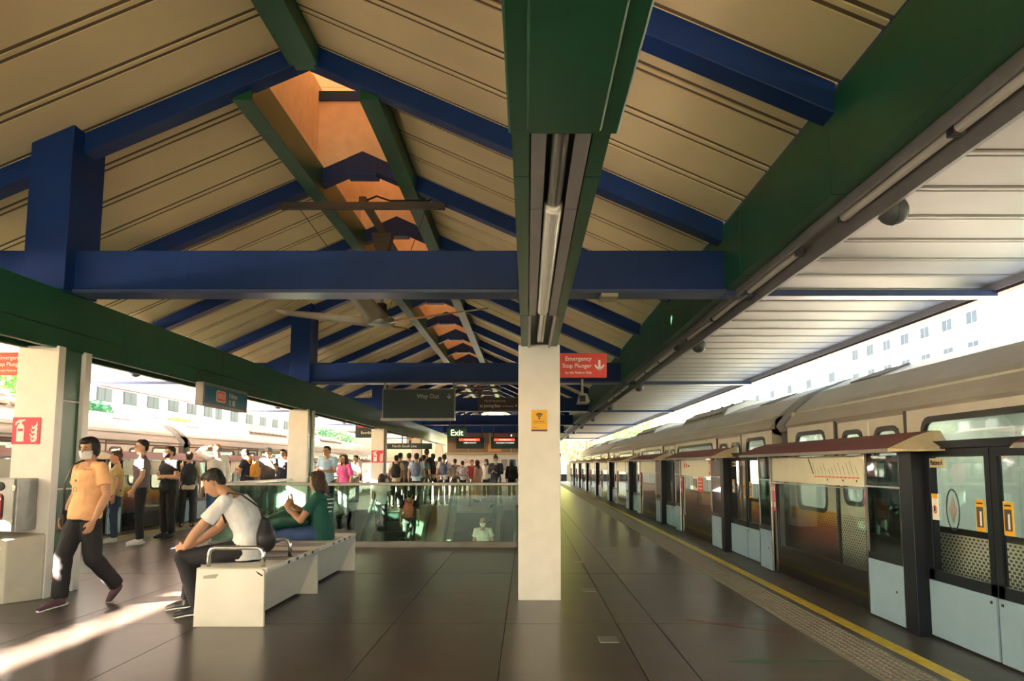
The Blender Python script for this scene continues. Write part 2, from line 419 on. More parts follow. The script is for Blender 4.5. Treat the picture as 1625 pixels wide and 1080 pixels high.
# ---- ceiling panels
ce = empty('ceiling', (XC, 20, 4.5), kind='structure')
def slope_panel(s, xin):
    xe = XC+s*(XR+.02); b = B(); g = .75
    def quad(u0, u1, dz0, dz1):
        b.prism([(0, 0)], 'y', 0, 0) if False else None
        pts = []
        for yv in (u0, u1):
            pts += [(xin, yv, zd(xin)-dz0), (xe, yv, zd(xe)-dz0), (xe, yv, zd(xe)+dz1), (xin, yv, zd(xin)+dz1)]
        b.add(pts, [(0,1,2,3),(7,6,5,4),(0,4,5,1),(1,5,6,2),(2,6,7,3),(3,7,4,0)])
    quad(.0, g-.16, 0, .05); quad(g-.16, g, -.010, .05); quad(g-.105, g-.055, .003, .04)
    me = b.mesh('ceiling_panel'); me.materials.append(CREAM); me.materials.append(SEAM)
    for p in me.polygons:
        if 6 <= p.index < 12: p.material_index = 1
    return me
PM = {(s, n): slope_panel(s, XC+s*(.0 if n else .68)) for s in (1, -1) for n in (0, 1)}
k = 0; y = 8.1-.75*22
while y < Y1:
    for s in (1, -1):
        o = bpy.data.objects.new('ceiling_panel', PM[(s, 1 if y < 8.0 else 0)]); COL.objects.link(o); o.parent = ce; o.location = (-XC, y-20, -4.5)
    y += .75
# flat canopy soffits over the track edges
cb = B(); g = .62
cb.box(0, 2.62, 0, g-.12, 0, .06); cb.box(0, 2.62, g-.12, g, .010, .06); cb.box(0, 2.62, g-.08, g-.04, -.006, .05)
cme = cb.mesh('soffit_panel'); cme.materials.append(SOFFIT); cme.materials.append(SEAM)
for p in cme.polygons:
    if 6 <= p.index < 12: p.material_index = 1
y = Y0
while y < Y1:
    for s in (1, -1):
        o = bpy.data.objects.new('soffit_panel', cme); COL.objects.link(o); o.parent = ce
        o.location = (XC+s*(XR+.36)-XC, y-20+(0 if s > 0 else g), 3.24-4.5)
        if s < 0: o.rotation_euler = (0, 0, math.pi)
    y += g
FASC = mat('eave_fascia', (.12, .045, .045), .5)
for s in (1, -1):
    a, c = sorted((XC+s*7.42, XC+s*7.52)); box('eave_fascia', FASC, a, c, Y0, Y1, 3.13, 3.36, ce, world=True)
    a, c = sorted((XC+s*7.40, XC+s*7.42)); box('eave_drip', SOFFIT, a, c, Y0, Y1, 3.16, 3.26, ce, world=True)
    B().tube([(XC+s*7.95, Y0, 3.22), (XC+s*7.95, Y1, 3.22)], .008, 6).obj('eave_wire', FASC, ce, world=True)
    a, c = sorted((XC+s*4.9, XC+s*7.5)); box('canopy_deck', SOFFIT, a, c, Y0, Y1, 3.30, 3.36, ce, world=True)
    B().prism([(XC+s*.66, zd(XC+s*.66)+.06), (XC+s*4.9, zd(XC+s*4.9)+.06), (XC+s*4.9, zd(XC+s*4.9)+.12), (XC+s*.66, zd(XC+s*.66)+.12)], 'y', Y0, Y1).obj('roof_sheet', GREYD, ce, world=True)
box('ridge_sheet', GREYD, XC-.75, XC+.75, Y0, 8.1, 6.02, 6.08, ce, world=True)

# ---- skylight lantern along the ridge, a plastered box in every 3 m bay
sk = empty('skylight', (XC, 8.1, 5.7), kind='structure')
for k in range(18):
    ya = 8.1+3*k; yb = ya+3
    if yb > Y1: break
    for s in (1, -1):
        x0, x1 = sorted((XC+s*.68, XC+s*.73)); box('side_wall', SALMON, x0, x1, ya, yb, 5.55, 7.0, sk, world=True)
    box('end_wall', SALMON, XC-.68, XC+.68, yb-.06, yb, 5.72, 6.75, sk, world=True)
    box('head_beam', BLUE, XC-.68, XC+.68, yb-.09, yb, 6.75, 6.9, sk, world=True)
    if k == 0: box('end_wall', SALMON, XC-.68, XC+.68, ya-.02, ya+.02, 5.98, 7.0, sk, world=True)
    for q in range(3):
        box('pane', TRANSL, XC-.76, XC+.76, ya+q, ya+q+1.0, 7.0, 7.015, sk, world=True)

# ---- columns
def column(x, y, label, group):
    t = empty('column', (x, y, 0), label=label, cat='column', group=group)
    for yy, d in ((-.30, 0), (.18, 0)):
        box('flange', WHITE, -.21, .21, yy, yy+.12, 0, 2.535, t, bev=.006)
    box('core', WHITE, -.15, .15, -.18, .18, .14, 2.52, t)
    for sx_ in (-1, 1):
        x0, x1 = sorted((sx_*.15, sx_*.165))
        for z0, z1 in ((.16, 1.06), (1.08, 1.98), (2.0, 2.53)):
            box('web_panel', GREEN, x0, x1, -.178, .178, z0, z1, t, bev=.003)
        box('base_block', WHITE, min(0, sx_*.18), max(0, sx_*.18), -.178, .178, 0, .15, t)
    return t
co = column(.125, 8.02, 'white post in the middle of the platform carrying a yellow wifi notice', 'platform columns')
cl_lab = ['white column with green web beside the fire extinguisher cabinet', 'white column behind the glass rail, second along the left beam',
          'third white column of the left row, carrying a small red fire sign', 'fourth white column along the left beam, behind the crowd',
          'fifth white column along the left beam', 'farthest white column of the left row']
for k, lb in enumerate(cl_lab): column(-5.0, 8.1+9*k, lb, 'platform columns')
for k, lb in enumerate(['second white column of the right row, behind the wifi post', 'third white column of the right row, far behind the wifi post', 'fourth white column of the right row',
                        'fifth white column of the right row']): column(.125, 17.1+9*k, lb, 'platform columns')
# ================================================================ PLATFORM SCREEN DOORS
def psd(L, near=False, kind=0, lod=False):
    t = empty('screen_door_unit', (0, 0, 0))
    box('post', NAVY, -.07, .14, -.16, .04, 0, 1.45, t, bev=.006)
    dk = MC['dark_film'] if 'dark_film' in MC else mat('dark_film', (.012, .012, .014), .12, var=0)
    def narrow(y0, y1):
        f = box('narrow_panel', STEEL, -.055, -.035, y0, y0+.02, .03, 1.42, t)
        f = box('narrow_panel', NAVY, -.05, -.03, y0+.02, y1, .5, .56, t)
        k = box('kick_panel', KICK, -.058, -.03, y0+.022, y1-.004, .02, .5, t, bev=.003)
        B().lathe([(.012, -.062), (.012, -.056)], (0, y0+.14, .28), 10, 'x').obj('lock', BLACK, k)
        box('glass_pane', GLASS_DK, -.048, -.042, y0+.05, y1-.05, .56, 1.40, t)
        box('pane_edge', NAVY, -.05, -.03, y1-.05, y1-.004, .5, 1.42, t); box('pane_edge', NAVY, -.05, -.03, y0+.02, y0+.05, .56, 1.42, t)
        box('rail_line', STEEL, -.06, -.05, y0+.02, y1, 1.125, 1.14, t)
        box('pane_edge', STEEL, -.058, -.032, y1-.02, y1, .02, 1.42, t)
    narrow(.05, .72); e = 3.42 if L > 5.6 else 3.3
    narrow(e, e+.5)
    # big fixed window
    box('window_frame', NAVY, -.02, .02, .72, .82, .02, 1.42, t); box('window_frame', NAVY, -.02, .02, e-.1, e, .02, 1.42, t)
    box('lower_panel', dk, -.022, .01, .82, e-.1, .02, .36, t)
    box('glass_pane', GLASS_PSD, -.012, -.004, .82, e-.1, .36, 1.14, t)
    mp = box('map_board', PANELW, -.034, -.012, .78, e-.04, 1.12, 1.41, t, bev=.002)
    box('rail_line', STEEL, -.03, -.02, .78, e-.04, 1.095, 1.108, t)
    for ya in (.745, e-.07):
        s = box('pink_sticker', PINK, -.026, -.021, ya-.02, ya+.06, .76, 1.08, t)
        box('print', WHT, -.0275, -.026, ya-.008, ya+.045, .80, .86, s); box('print', WHT, -.0275, -.026, ya, ya+.035, 1.0, 1.05, s)
    if kind == 0:      # line map with slanted station names
        B().box(-.0355, -.034, .86, 2.0, 1.195, 1.203).obj('line_diagram', ORANGE, mp)
        for i in range(12):
            yy = .90+i*.095; B().lathe([(.011, -.0365), (.011, -.034)], (0, yy, 1.199), 10, 'x').obj('stop_mark', ORANGE, mp)
            h = .05+.065*((i*5) % 7)/6+.03*(i < 4)
            B().add([(-.0355, yy, 1.225), (-.0355, yy-.008, 1.225), (-.0355, yy+h*.62, 1.225+h), (-.0355, yy+h*.62+.008, 1.225+h)], [(0,1,2,3)]).obj('station_name', BLACK, mp)
        B().add([(-.0355, 1.99, 1.225), (-.0355, 2.02, 1.225), (-.0355, 2.16, 1.39), (-.0355, 2.13, 1.39)], [(0,1,2,3)]).obj('station_name', BLACK, mp)
        for yy in (.93, 1.24, 1.63): B().box(-.0357, -.034, yy-.012, yy+.012, 1.16, 1.18).obj('stop_mark', BLACK, mp)
    elif kind == 1:
        for yy in (2.95, 2.75):
            B().lathe([(.05, -.036), (.05, -.034)], (0, yy, 1.31), 16, 'x').obj('red_mark', RED, mp)
        B().box(-.0355, -.034, .82, .93, 1.15, 1.39).obj('red_notice', RED, mp); B().box(-.0365, -.0355, .85, .9, 1.2, 1.34).obj('print', WHT, mp)
        text('EXIT A', .05, (-.036, 2.62, 1.30), TO_MX, GREYD, mp)
        n_ = box('notice_board', WHT, -.016, -.012, 1.9, 2.3, .86, 1.12, t)
        for q in range(3): box('print', GREYD, -.018, -.016, 1.95+q*.12, 2.02+q*.12, .9+.02*q, 1.07, n_)
        n_ = box('red_notice', RED, -.016, -.012, 1.5, 1.86, .84, 1.11, t)
        for q in range(3): box('print', WHT, -.018, -.016, 1.56, 1.80, .9+q*.06, .915+q*.06, n_)
    # sliding doors
    yb = L-.16; ya = e+.5; ym = (ya+yb)/2
    for q, (y0, y1) in enumerate(((ya, ym-.012), (ym+.012, yb))):
        d = box('sliding_door', NAVY, .04, .075, y0, y1, .44, .52, t)
        box('door_stile', NAVY, .04, .075, y0, y0+.06, .44, 1.44, d); box('door_stile', NAVY, .04, .075, y1-.06, y1, .44, 1.44, d)
        box('door_head', NAVY, .04, .075, y0+.06, y1-.06, 1.38, 1.44, d)
        box('glass_pane', GLASS_PSD, .052, .06, y0+.06, y1-.06, .52, 1.38, d)
        k = box('kick_panel', KICK, .03, .07, y0+.004, y1-.004, .02, .44, d, bev=.003)
        yl = y1-.05 if q == 0 else y0+.05
        B().lathe([(.011, .024), (.011, .031)], (0, yl, .40), 10, 'x').obj('lock', BLACK, d)
        if near:
            yy = y1-.19 if q == 0 else y0+.10
            st = box('yellow_sticker', AMBER, .046, .052, yy, yy+.1, .86, 1.08, d)
            box('print', GREYD, .0445, .046, yy+.012, yy+.088, .89, 1.03, st); box('print', WHT, .0435, .0445, yy+.03, yy+.05, .9, 1.0, st)
            box('print', BLACK, .0445, .046, yy+.015, yy+.085, 1.05, 1.06, st)
    box('door_seal', RUBBER, .045, .07, ym-.012, ym+.012, .02, 1.44, t)
    if near:
        y1 = yb
        st = box('name_plate', BEIGE, .046, .052, y1-.28, y1-.07, 1.30, 1.37, t); text('Platform A', .055, (.045, y1-.085, 1.335), TO_MX, BLACK, st, sx=.72)
        st = box('caution_sticker', WHT, .046, .052, y1-.16, y1-.075, .90, 1.10, t); box('print', AMBER, .0445, .046, y1-.16, y1-.075, 1.065, 1.10, st)
        B().lathe([(.032, .0440), (.032, .046)], (0, y1-.118, .98), 18, 'x').obj('print', RED, st); B().lathe([(.024, .0430), (.024, .0440)], (0, y1-.118, .98), 18, 'x').obj('print', WHT, st)
        B().box(.0420, .0430, y1-.13, y1-.106, .965, 1.0).obj('print', BLACK, st)
        rg = B(); yc, zc = y1-.36, .99
        rg.tube([(.05, yc+.085*math.cos(a*math.pi/16), zc+.15*math.sin(a*math.pi/16)) for a in range(33)], .005, 6); rg.obj('ring_mark', BLACK, t)
        B().add([(.051, yc, zc-.1), (.051, yc+.06, zc), (.051, yc, zc+.1), (.051, yc-.06, zc)], [(0,1,2,3)]).obj('diamond_mark', GREYP, t)
    box('header', NAVY, .0, .13, e+.45, L-.16, 1.44, 1.50, t, bev=.006)
    # hood over the fixed part
    hd = B().prism([(-.26, 1.425), (-.26, 1.45), (-.05, 1.545), (.10, 1.59), (.16, 1.59), (.16, 1.425)], 'y', -.20, e+.62).obj('hood', MAROON, t)
    B().prism([(-.268, 1.418), (-.268, 1.447), (-.22, 1.455), (-.22, 1.418)], 'y', -.20, e+.62).obj('hood_lip', GREYP, hd)
    for y0 in (-.48, e+.62):
        p = [(-.26, 1.425), (-.26, 1.45), (-.05, 1.545), (.10, 1.59), (.16, 1.59), (.16, 1.425)]
        n_ = len(p); c = [((x+.05)*.45-.02, 1.425+(z-1.425)*.25) for x, z in p]
        near_, far_ = (c, p) if y0 < 0 else (p, c)
        b = B(); b.add([(x, y0, z) for x, z in near_]+[(x, y0+.28, z) for x, z in far_], [tuple(range(n_)), tuple(range(2*n_-1, n_-1, -1))]+[(i, (i+1) % n_, (i+1) % n_+n_, i+n_) for i in range(n_)])
        b.obj('hood_end', BEIGE, hd)
    return t
ORD = ['first', 'second', 'third', 'fourth', 'fifth', 'sixth', 'seventh', 'eighth', 'ninth', 'tenth', 'eleventh', 'twelfth', 'thirteenth']
PY = [.45, 6.27, 12.1]+[17.6+5.5*k for k in range(8)]
protos = {}
XP = 3.1
for k in range(len(PY)-1):
    L = PY[k+1]-PY[k]
    kd = 0 if k in (0, 1) else 1 if k == 2 else 2
    lab = ('platform screen door with Platform A plate at the right edge of the picture' if k == 0 else
           'platform screen door section with the red line map and pink stickers' if k == 1 else
           'platform screen door section with round red marks and a red notice behind its glass' if k == 2 else
           ORD[k]+' platform screen door section from the camera beside the right-hand train')
    if k < 4:
        t = psd(L, near=k < 2, kind=kd); protos[k] = t
    else: t = copy_tree(protos[3])
    t.location = (XP, PY[k], 0); tag(t, lab, 'screen door', 'screen doors along the right platform edge')
p3 = protos[3]
for k in range(9):
    yy = 13.0+5.5*k
    t = copy_tree(p3, (2*XC-XP, yy, 0), math.pi, ORD[k]+' platform screen door section from the camera beside the left-hand train', 'screen doors along the left platform edge')

# ================================================================ TRAINS
PROF = [(0, -.9), (0, 1.80), (-.03, 1.83), (.02, 1.90), (.16, 2.06), (.45, 2.28), (.9, 2.46), (1.5, 2.53), (2.1, 2.46), (2.55, 2.28), (2.84, 2.06), (2.98, 1.90), (3.03, 1.83), (3.0, 1.80), (3.0, -.9)]
def rr_frame(x0, x1, y0, y1, z0, z1, r, w_):
    def ring(i):
        pts = []; q = r-i*.8
        for cy, cz, a0 in ((y1-i-q, z1-i-q, 0), (y0+i+q, z1-i-q, 90), (y0+i+q, z0+i+q, 180), (y1-i-q, z0+i+q, 270)):
            for k in range(5): a = R(a0+22.5*k); pts.append((cy+q*math.cos(a), cz+q*math.sin(a)))
        return pts
    o, i = ring(0), ring(w_); n = len(o)
    vs = [(x, *p) for x in (x0, x1) for rg in (o, i) for p in rg]
    fs = []
    for k in range(n):
        j = (k+1) % n
        fs += [(k, j, n+j, n+k), (2*n+k, 3*n+k, 3*n+j, 2*n+j), (k, 2*n+k, 2*n+j, j), (n+k, n+j, 3*n+j, 3*n+k)]
    return B().add(vs, fs)
def train_car(par, ya, yb, doors, near=False, sgn=1, X0=3.42):
    """one carriage: side x=X0 (platform side) .. X0+3, world coordinates for sgn=1"""
    c = B(); pr = PROF[1:14]; inner = [(x*.965+.052, z-.06) for x, z in pr]
    poly = [(X0+x, z) for x, z in pr]+[(X0+x, z) for x, z in inner[::-1]]
    car = c.prism(poly, 'y', ya, yb).obj('roof_shell', TRAINR, par, world=True)
    # platform-side wall with openings
    ops = sorted([(d-.78, d+.78) for d in doors])
    segs = []; y = ya
    for o0, o1 in ops: segs.append((y, o0)); y = o1
    segs.append((y, yb))
    for xs_, xe_, sd in ((X0, X0+.05, 0), (X0+2.95, X0+3.0, 1)):
        for i, (s0, s1) in enumerate(segs):
            box('side_panel', WRAP if sd == 0 else TRAINW, xs_, xe_, s0, s1, -.55, .80, par, world=True)
            box('side_panel', TRAINW, xs_, xe_, s0, s1, 1.70, 1.82, par, world=True)
            a, e = s0+.32, s1-.32
            if s1-s0 < 1.2: box('side_panel', TRAINW, xs_, xe_, s0, s1, .80, 1.70, par, world=True); continue
            box('pillar', TRAINW, xs_, xe_, s0, a, .80, 1.70, par, world=True); box('pillar', TRAINW, xs_, xe_, e, s1, .80, 1.70, par, world=True)
            xm = xs_+.008 if sd == 0 else xe_-.016
            wn_ = box('window_pane', GLASS_T, xm, xm+.008, a, e, .80, 1.70, par, world=True)
            if sd == 0:
                rr_frame(xs_-.006, xs_+.03, a-.03, e+.03, .77, 1.73, .14, .05).obj('window_frame', TRAIND, wn_, world=True)
    for d in doors:
        for q in (-1, 1):
            y0, y1 = sorted((d+q*.012, d+q*.77)); x_ = X0+.02
            dr = box('car_door', WRAP, x_, x_+.03, y0, y1, -.1, .92, par, world=True)
            box('door_face', TRAINW, x_, x_+.03, y0, y1, 1.66, 1.82, dr, world=True)
            box('door_face', TRAINW, x_, x_+.03, y0, y0+.14, .92, 1.66, dr, world=True); box('door_face', TRAINW, x_, x_+.03, y1-.14, y1, .92, 1.66, dr, world=True)
            rr_frame(x_-.01, x_+.02, y0+.11, y1-.11, .89, 1.69, .13, .05).obj('door_window_frame', TRAIND, dr, world=True)
            box('door_window', GLASS_T, x_+.012, x_+.018, y0+.14, y1-.14, .93, 1.65, dr, world=True)
        for q in (-1, 1): box('door_jamb', TRAIND, X0-.004, X0+.05, d+q*.8-.025, d+q*.8+.025, -.1, 1.82, par, world=True)
    for yy in (ya, yb-.06): box('end_wall', TRAINW, X0+.05, X0+2.95, yy, yy+.06, -.5, 2.0, par, world=True)
    box('car_floor', GREYD, X0+.05, X0+2.95, ya+.06, yb-.06, -.1, 0, par, world=True)
    box('inner_ceiling', TRINT, X0+.08, X0+2.92, ya+.06, yb-.06, 1.98, 2.0, par, world=True)
    for xx in (.8, 2.15): box('ceiling_lamp', LAMP, X0+xx, X0+xx+.09, ya+.3, yb-.3, 1.962, 1.978, par, world=True)
    box('underframe', TRAIND, X0+.05, X0+2.95, ya+.1, yb-.1, -1.0, -.5, par, world=True)
    # rooftop aircon housings with grilles
    for yy in ((ya+yb)/2-4.2, (ya+yb)/2+4.2):
        h = B().prism([(X0+.42, 2.24), (X0+.55, 2.44), (X0+.95, 2.60), (X0+2.05, 2.60), (X0+2.45, 2.44), (X0+2.58, 2.24)], 'y', yy-2.0, yy+2.0).obj('roof_unit', TRAINR, par, world=True, bev=.02)
        for j in range(9):
            yj = yy-1.8+j*.42
            B().add([(X0+.475, yj, 2.335), (X0+.475, yj+.3, 2.335), (X0+.78, yj+.42, 2.535), (X0+.78, yj+.12, 2.535), (X0+.455, yj, 2.345), (X0+.455, yj+.3, 2.345), (X0+.76, yj+.42, 2.55), (X0+.76, yj+.12, 2.55)],
                    [(0,1,2,3),(4,7,6,5),(0,4,5,1),(1,5,6,2),(2,6,7,3),(3,7,4,0)]).obj('grille', ROOFD, h, world=True)
    for yy in (ya+1.35, yb-1.6):
        B().add([(X0+.50, yy, 2.290), (X0+.50, yy+.75, 2.290), (X0+.86, yy+.75, 2.435), (X0+.86, yy, 2.435), (X0+.49, yy, 2.312), (X0+.49, yy+.75, 2.312), (X0+.85, yy+.75, 2.456), (X0+.85, yy, 2.456)],
                [(0,1,2,3),(4,7,6,5),(0,4,5,1),(1,5,6,2),(2,6,7,3),(3,7,4,0)]).obj('roof_vent', ROOFD, par, world=True)
    box('red_stripe', MAROON, X0-.006, X0+.02, ya, yb, 1.735, 1.765, par, world=True) if sgn < 0 else None
    if near:
        for yy in (3.1, 4.6, 5.3):
            po = B().tube([(X0+.9, yy, 0), (X0+.9, yy, 1.3), (X0+.8, yy, 1.65), (X0+.55, yy, 1.95)], .017, 10).obj('grab_pole', STEEL, par, world=True)
        for yy in (3.8, 4.2, 4.95, 5.25, 5.55, 5.8):
            h = B(); h.tube([(X0+.7, yy, 1.97), (X0+.7, yy, 1.68)], .008, 6); h.tube([(X0+.7, yy+.055*math.sin(a*math.pi/8), 1.62+.055*math.cos(a*math.pi/8)) for a in range(17)], .008, 6)
            h.obj('strap_handle', GREYP, par, world=True)
        rg = B(); rg.lathe([(.17, X0-.004), (.17, X0+.001)], (0, 5.25, .38), 28, 'x')
        rr = B(); n_ = 28
        vs = []; fs = []
        for k in range(n_):
            a = 2*math.pi*k/n_; vs += [(X0-.003, 4.95+.32*math.cos(a), .36+.32*math.sin(a)), (X0-.003, 4.95+.22*math.cos(a), .36+.22*math.sin(a))]
        for k in range(n_): j = (k+1) % n_; fs.append((2*k, 2*k+1, 2*j+1, 2*j))
        rr.add(vs, fs).obj('red_ring_decal', RED, par, world=True)
        text('1 20', .11, (X0+2.93, 4.95, 1.78), TO_MX, GREYD, par, world=True)
    return car
def gangway(par, ya, yb, X0):
    pr = [(x*.93+.1, z-.05) for x, z in PROF]
    b = B().prism([(X0+x, z) for x, z in pr], 'y', ya+.12, yb-.12).obj('gangway_bellows', TRAIND, par, world=True)
    pr2 = [(x*.97+.05, z+.02) for x, z in PROF[2:13]]; inn = [(x*.93+.1, z-.06) for x, z in PROF[2:13]]
    for yy in (ya+.22,):
        B().prism([(X0+x, z) for x, z in pr2]+[(X0+x, z) for x, z in inn[::-1]], 'y', yy, yy+.3).obj('gangway_hoop', TRAING, par, world=True)
def train(name, label, cars, near):
    X0 = 3.42
    t = empty(name, (X0+1.5, 20, -1.14), label=label, cat='train')
    for i, (ya, yb, ds) in enumerate(cars):
        train_car(t, ya, yb, ds, near=(near and i == 0), sgn=1 if near else -1, X0=X0)
        if i+1 < len(cars): gangway(t, yb, cars[i+1][0], X0)
    return t
tr_r = train('metro_train', 'silver metro train behind the right platform screen doors', [(-11.0, 10.1, [-8.75, -3.25, 2.25, 7.75]), (10.75, 31.9, [13.1, 18.6, 24.1, 29.6]), (32.5, 53.7, [34.9, 40.4, 45.9, 51.4])], True)
# the left train is the same stock turned round
t2 = train('metro_train', 'silver metro train standing behind the people on the left', [(-9.0, 14.0, [-6.5, -1, 4.5, 10]), (14.62, 35.8, [17, 22.5, 28, 33.5]), (36.4, 57.6, [38.8, 44.3, 49.8, 55.3])], False)
# world y' = 33 - y when turned: gangway falls at y = 18.4..19
t2.rotation_euler = (0, 0, math.pi); t2.location = (2*XC-(3.42+1.5), 33.0-20, -1.14)

# ================================================================ BENCH
bn = empty('platform_bench', (-2.45, 8.15, 0), label='long white panel bench with printed top in front of the glass rail', cat='bench')
BW = mat('bench_panel', (.80, .76, .68), .45, var=.04, scale=3)
def endp(y):
    return B().prism([(-2.74, 0), (-2.16, 0), (-2.17, .445), (-2.19, .465), (-2.71, .465), (-2.73, .445)], 'y', y, y+.035).obj('end_panel', BW, bn, bev=.004, world=True)
ep = endp(6.48); endp(8.10); endp(9.85)
sc_ = mat('scratch', (.42, .38, .32), .7)
B().prism([(-2.67, .385), (-2.57, .39), (-2.545, .42), (-2.56, .425), (-2.67, .41)], 'y', 6.477, 6.482).obj('peeled_film', sc_, ep, world=True)
B().prism([(-2.24, .45), (-2.18, .415), (-2.185, .405), (-2.22, .425)], 'y', 6.477, 6.482).obj('peeled_film', BLACK, ep, world=True)
for y0, y1 in ((6.515, 8.1), (8.135, 9.85)):
    for s in (-1, 1):
        xt, xb = -2.45+s*.285, -2.45+s*.12
        B().add([(xt, y0, .425), (xt, y1, .425), (xb, y1, .03), (xb, y0, .03), (xt-s*.02, y0, .425), (xt-s*.02, y1, .425), (xb-s*.02, y1, .03), (xb-s*.02, y0, .03)],
                [(0,1,2,3),(4,7,6,5),(0,4,5,1),(1,5,6,2),(2,6,7,3),(3,7,4,0)]).obj('side_board', BW, bn, world=True)
    tb_ = box('seat_board', BW, -2.745, -2.155, y0, y1, .43, .468, bn, bev=.004, world=True)
    pg = mat('print_grey', (.20, .17, .19), .4); 
    rnd = random.Random(int(y0*10))
    for i in range(6):
        yy = y0+.55+i*.16 if y0 < 7 else y0+.08+i*.2
        if yy+.25 > y1: break
        q_ = rnd.uniform
        a = [(-2.72+q_(0, .12), yy+q_(0, .05)), (-2.55, yy-q_(0, .05)), (-2.36, yy+q_(-.03, .06)), (-2.18, yy+q_(0, .06)), (-2.18, yy+.09+q_(0, .07)), (-2.34, yy+.10+q_(0, .06)), (-2.52, yy+.07+q_(0, .05)), (-2.70, yy+.11)]
        B().prism(a, 'z', .468, .469).obj('seat_print', (pg, GREYD, mat('print_mauve', (.42, .30, .36), .4))[i % 3], tb_, world=True)
    for i in range(7):
        yy = y0+.55+i*.13
        box('edge_mark', (BLACK, WHT)[i % 2], -2.158, -2.153, yy, yy+.06, .435, .46, tb_, world=True)
for y in (6.60, 7.33):
    pts = [(-2.68, y, .46), (-2.68, y, .575), (-2.665, y, .61), (-2.63, y, .625), (-2.27, y, .625), (-2.235, y, .61), (-2.22, y, .575), (-2.22, y, .46)]
    B().tube(pts, .018, 12).obj('arm_rail', STEEL, bn, smooth=True, world=True)

# ================================================================ GLASS RAIL ROUND THE ESCALATOR OPENING
gr = empty('glass_balustrade', (XC, HY0, 0), label='green glass balustrade with steel handrail round the escalator opening', cat='balustrade')
KERB = mat('kerb_stone', (.22, .21, .20), .5)
box('kerb', KERB, HX0-.02, HX1+.02, HY0-.05, HY0+.1, 0, .09, gr, bev=.005, world=True)
for x in (HX0, HX1): box('kerb', KERB, x-.05, x+.05, HY0+.1, HY1, 0, .09, gr, bev=.005, world=True)
px = [HX0, -3.7, -1.95, -.18]
for i in range(3): box('glass_pane', GLASS_G, px[i]+.006, px[i+1]-.006, HY0+.015, HY0+.03, .09, 1.0, gr, world=True)
for x in (HX0, HX1):
    for k in range(6): box('glass_pane', GLASS_G, x-.008, x+.008, HY0+.05+k*1.74, HY0+1.78+k*1.74-.012, .09, 1.0, gr, world=True)
box('handrail', STEELD, HX0-.03, HX1+.03, HY0-.01, HY0+.055, .985, 1.035, gr, bev=.01, world=True)
for x in (HX0, HX1): box('handrail', STEEL, x-.03, x+.03, HY0+.06, HY1, .985, 1.03, gr, bev=.01, world=True)
# pit walls and lower concourse
pit = empty('wall_pit', (XC, 18, -5.5), kind='structure')
PITW = mat('pit_wall', (.45, .42, .34), .6)
for x0, x1 in ((HX0-.15, HX0-.0), (HX1, HX1+.15)): box('pit_side', PITW, x0, x1, HY0, HY1+1.5, -6.2, -.02, pit, world=True)
box('pit_front', PITW, HX0-.15, HX1+.15, HY0-.15, HY0, -3.0, -.02, pit, world=True)
box('lower_floor', mat('concourse_floor', (.45, .40, .28), .4), HX0-.15, HX1+.15, 2, HY1+1.5, -6.3, -6.1, pit, world=True)
box('pit_back', PITW, HX0-.15, HX1+.15, HY1+1.3, HY1+1.5, -6.2, -1.3, pit, world=True)
# ================================================================ ESCALATORS
SL = .577; YT = 21.9
def escalator(xc, label):
    t = empty('escalator', (xc, YT, 0), label=label, cat='escalator', group='escalators')
    lp = box('landing_plate', STEELD, -.62, .62, 0, 1.35, -.03, .008, t)
    for i in range(6): box('comb_groove', GREYD, -.5, .5, .05+i*.04, .065+i*.04, .008, .011, lp)
    sb = B(); sb.box(-.5, .5, -.4, 0, -.26, -.235); sb.box(-.5, .5, -.4, -.38, -.47, -.235)
    for k in range(16): sb.box(-.48+k*.062, -.45+k*.062, -.4, 0, -.235, -.225)
    sm = sb.mesh('step'); sm.materials.append(TRAIND)
    for k in range(26):
        o = bpy.data.objects.new('step', sm); COL.objects.link(o); o.parent = t; o.location = (0, -k*.4, .23-k*.2308)
    ln = 10.2
    for s in (-1, 1):
        x = s*.60
        def incl(x0, x1, a, c, m, nm, top=0.0):
            x0, x1 = sorted((x0, x1)); vs = []
            for yy, zz in ((1.3, 0), (0.1, 0), (-ln, -ln*SL)):
                vs += [(x0, yy, zz+a), (x1, yy, zz+a), (x1, yy, zz+c), (x0, yy, zz+c)]
            fs = [(0,1,2,3), (11,10,9,8)]
            for q in (0, 4): fs += [(q+i, q+(i+1) % 4, q+4+(i+1) % 4, q+4+i) for i in range(4)]
            return B().add(vs, fs).obj(nm, m, t)
        incl(s*.51, s*.74, -.9, .16, STEELD, 'skirt_deck')
        incl(x-.006, x+.006, .16, .82, GLASS_G, 'side_glass')
        pts = [(x, -ln, -ln*SL+.9), (x, 0.0, .9), (x, .5, .95), (x, 1.3, .95), (x, 1.55, .88), (x, 1.62, .68), (x, 1.55, .48), (x, 1.3, .42)]
        B().tube(pts, [(.045, .025)]*8, 8, ref=(1, 0, 0)).obj('handrail_belt', RUBBER, t, smooth=True)
        pe = B().prism([(1.3, .0), (1.45, .0), (1.55, .2), (1.55, .8), (1.3, .9)], 'x', x-.02, x+.02).obj('newel', STEEL, t)
    return t
escalator(-1.45, 'right escalator, carrying the man in a white mask towards the glass rail')
escalator(-3.55, 'left escalator, carrying people up with their backs turned')
dk_ = B().add([(-2.8, HY1, -.02), (-2.2, HY1, -.02), (-2.2, 12.7, -5.9), (-2.8, 12.7, -5.9), (-2.8, HY1, .12), (-2.2, HY1, .12), (-2.2, 12.7, -5.6), (-2.8, 12.7, -5.6)],
        [(0,1,2,3),(4,7,6,5),(0,4,5,1),(1,5,6,2),(2,6,7,3),(3,7,4,0)]).obj('escalator_deck', STEELD)
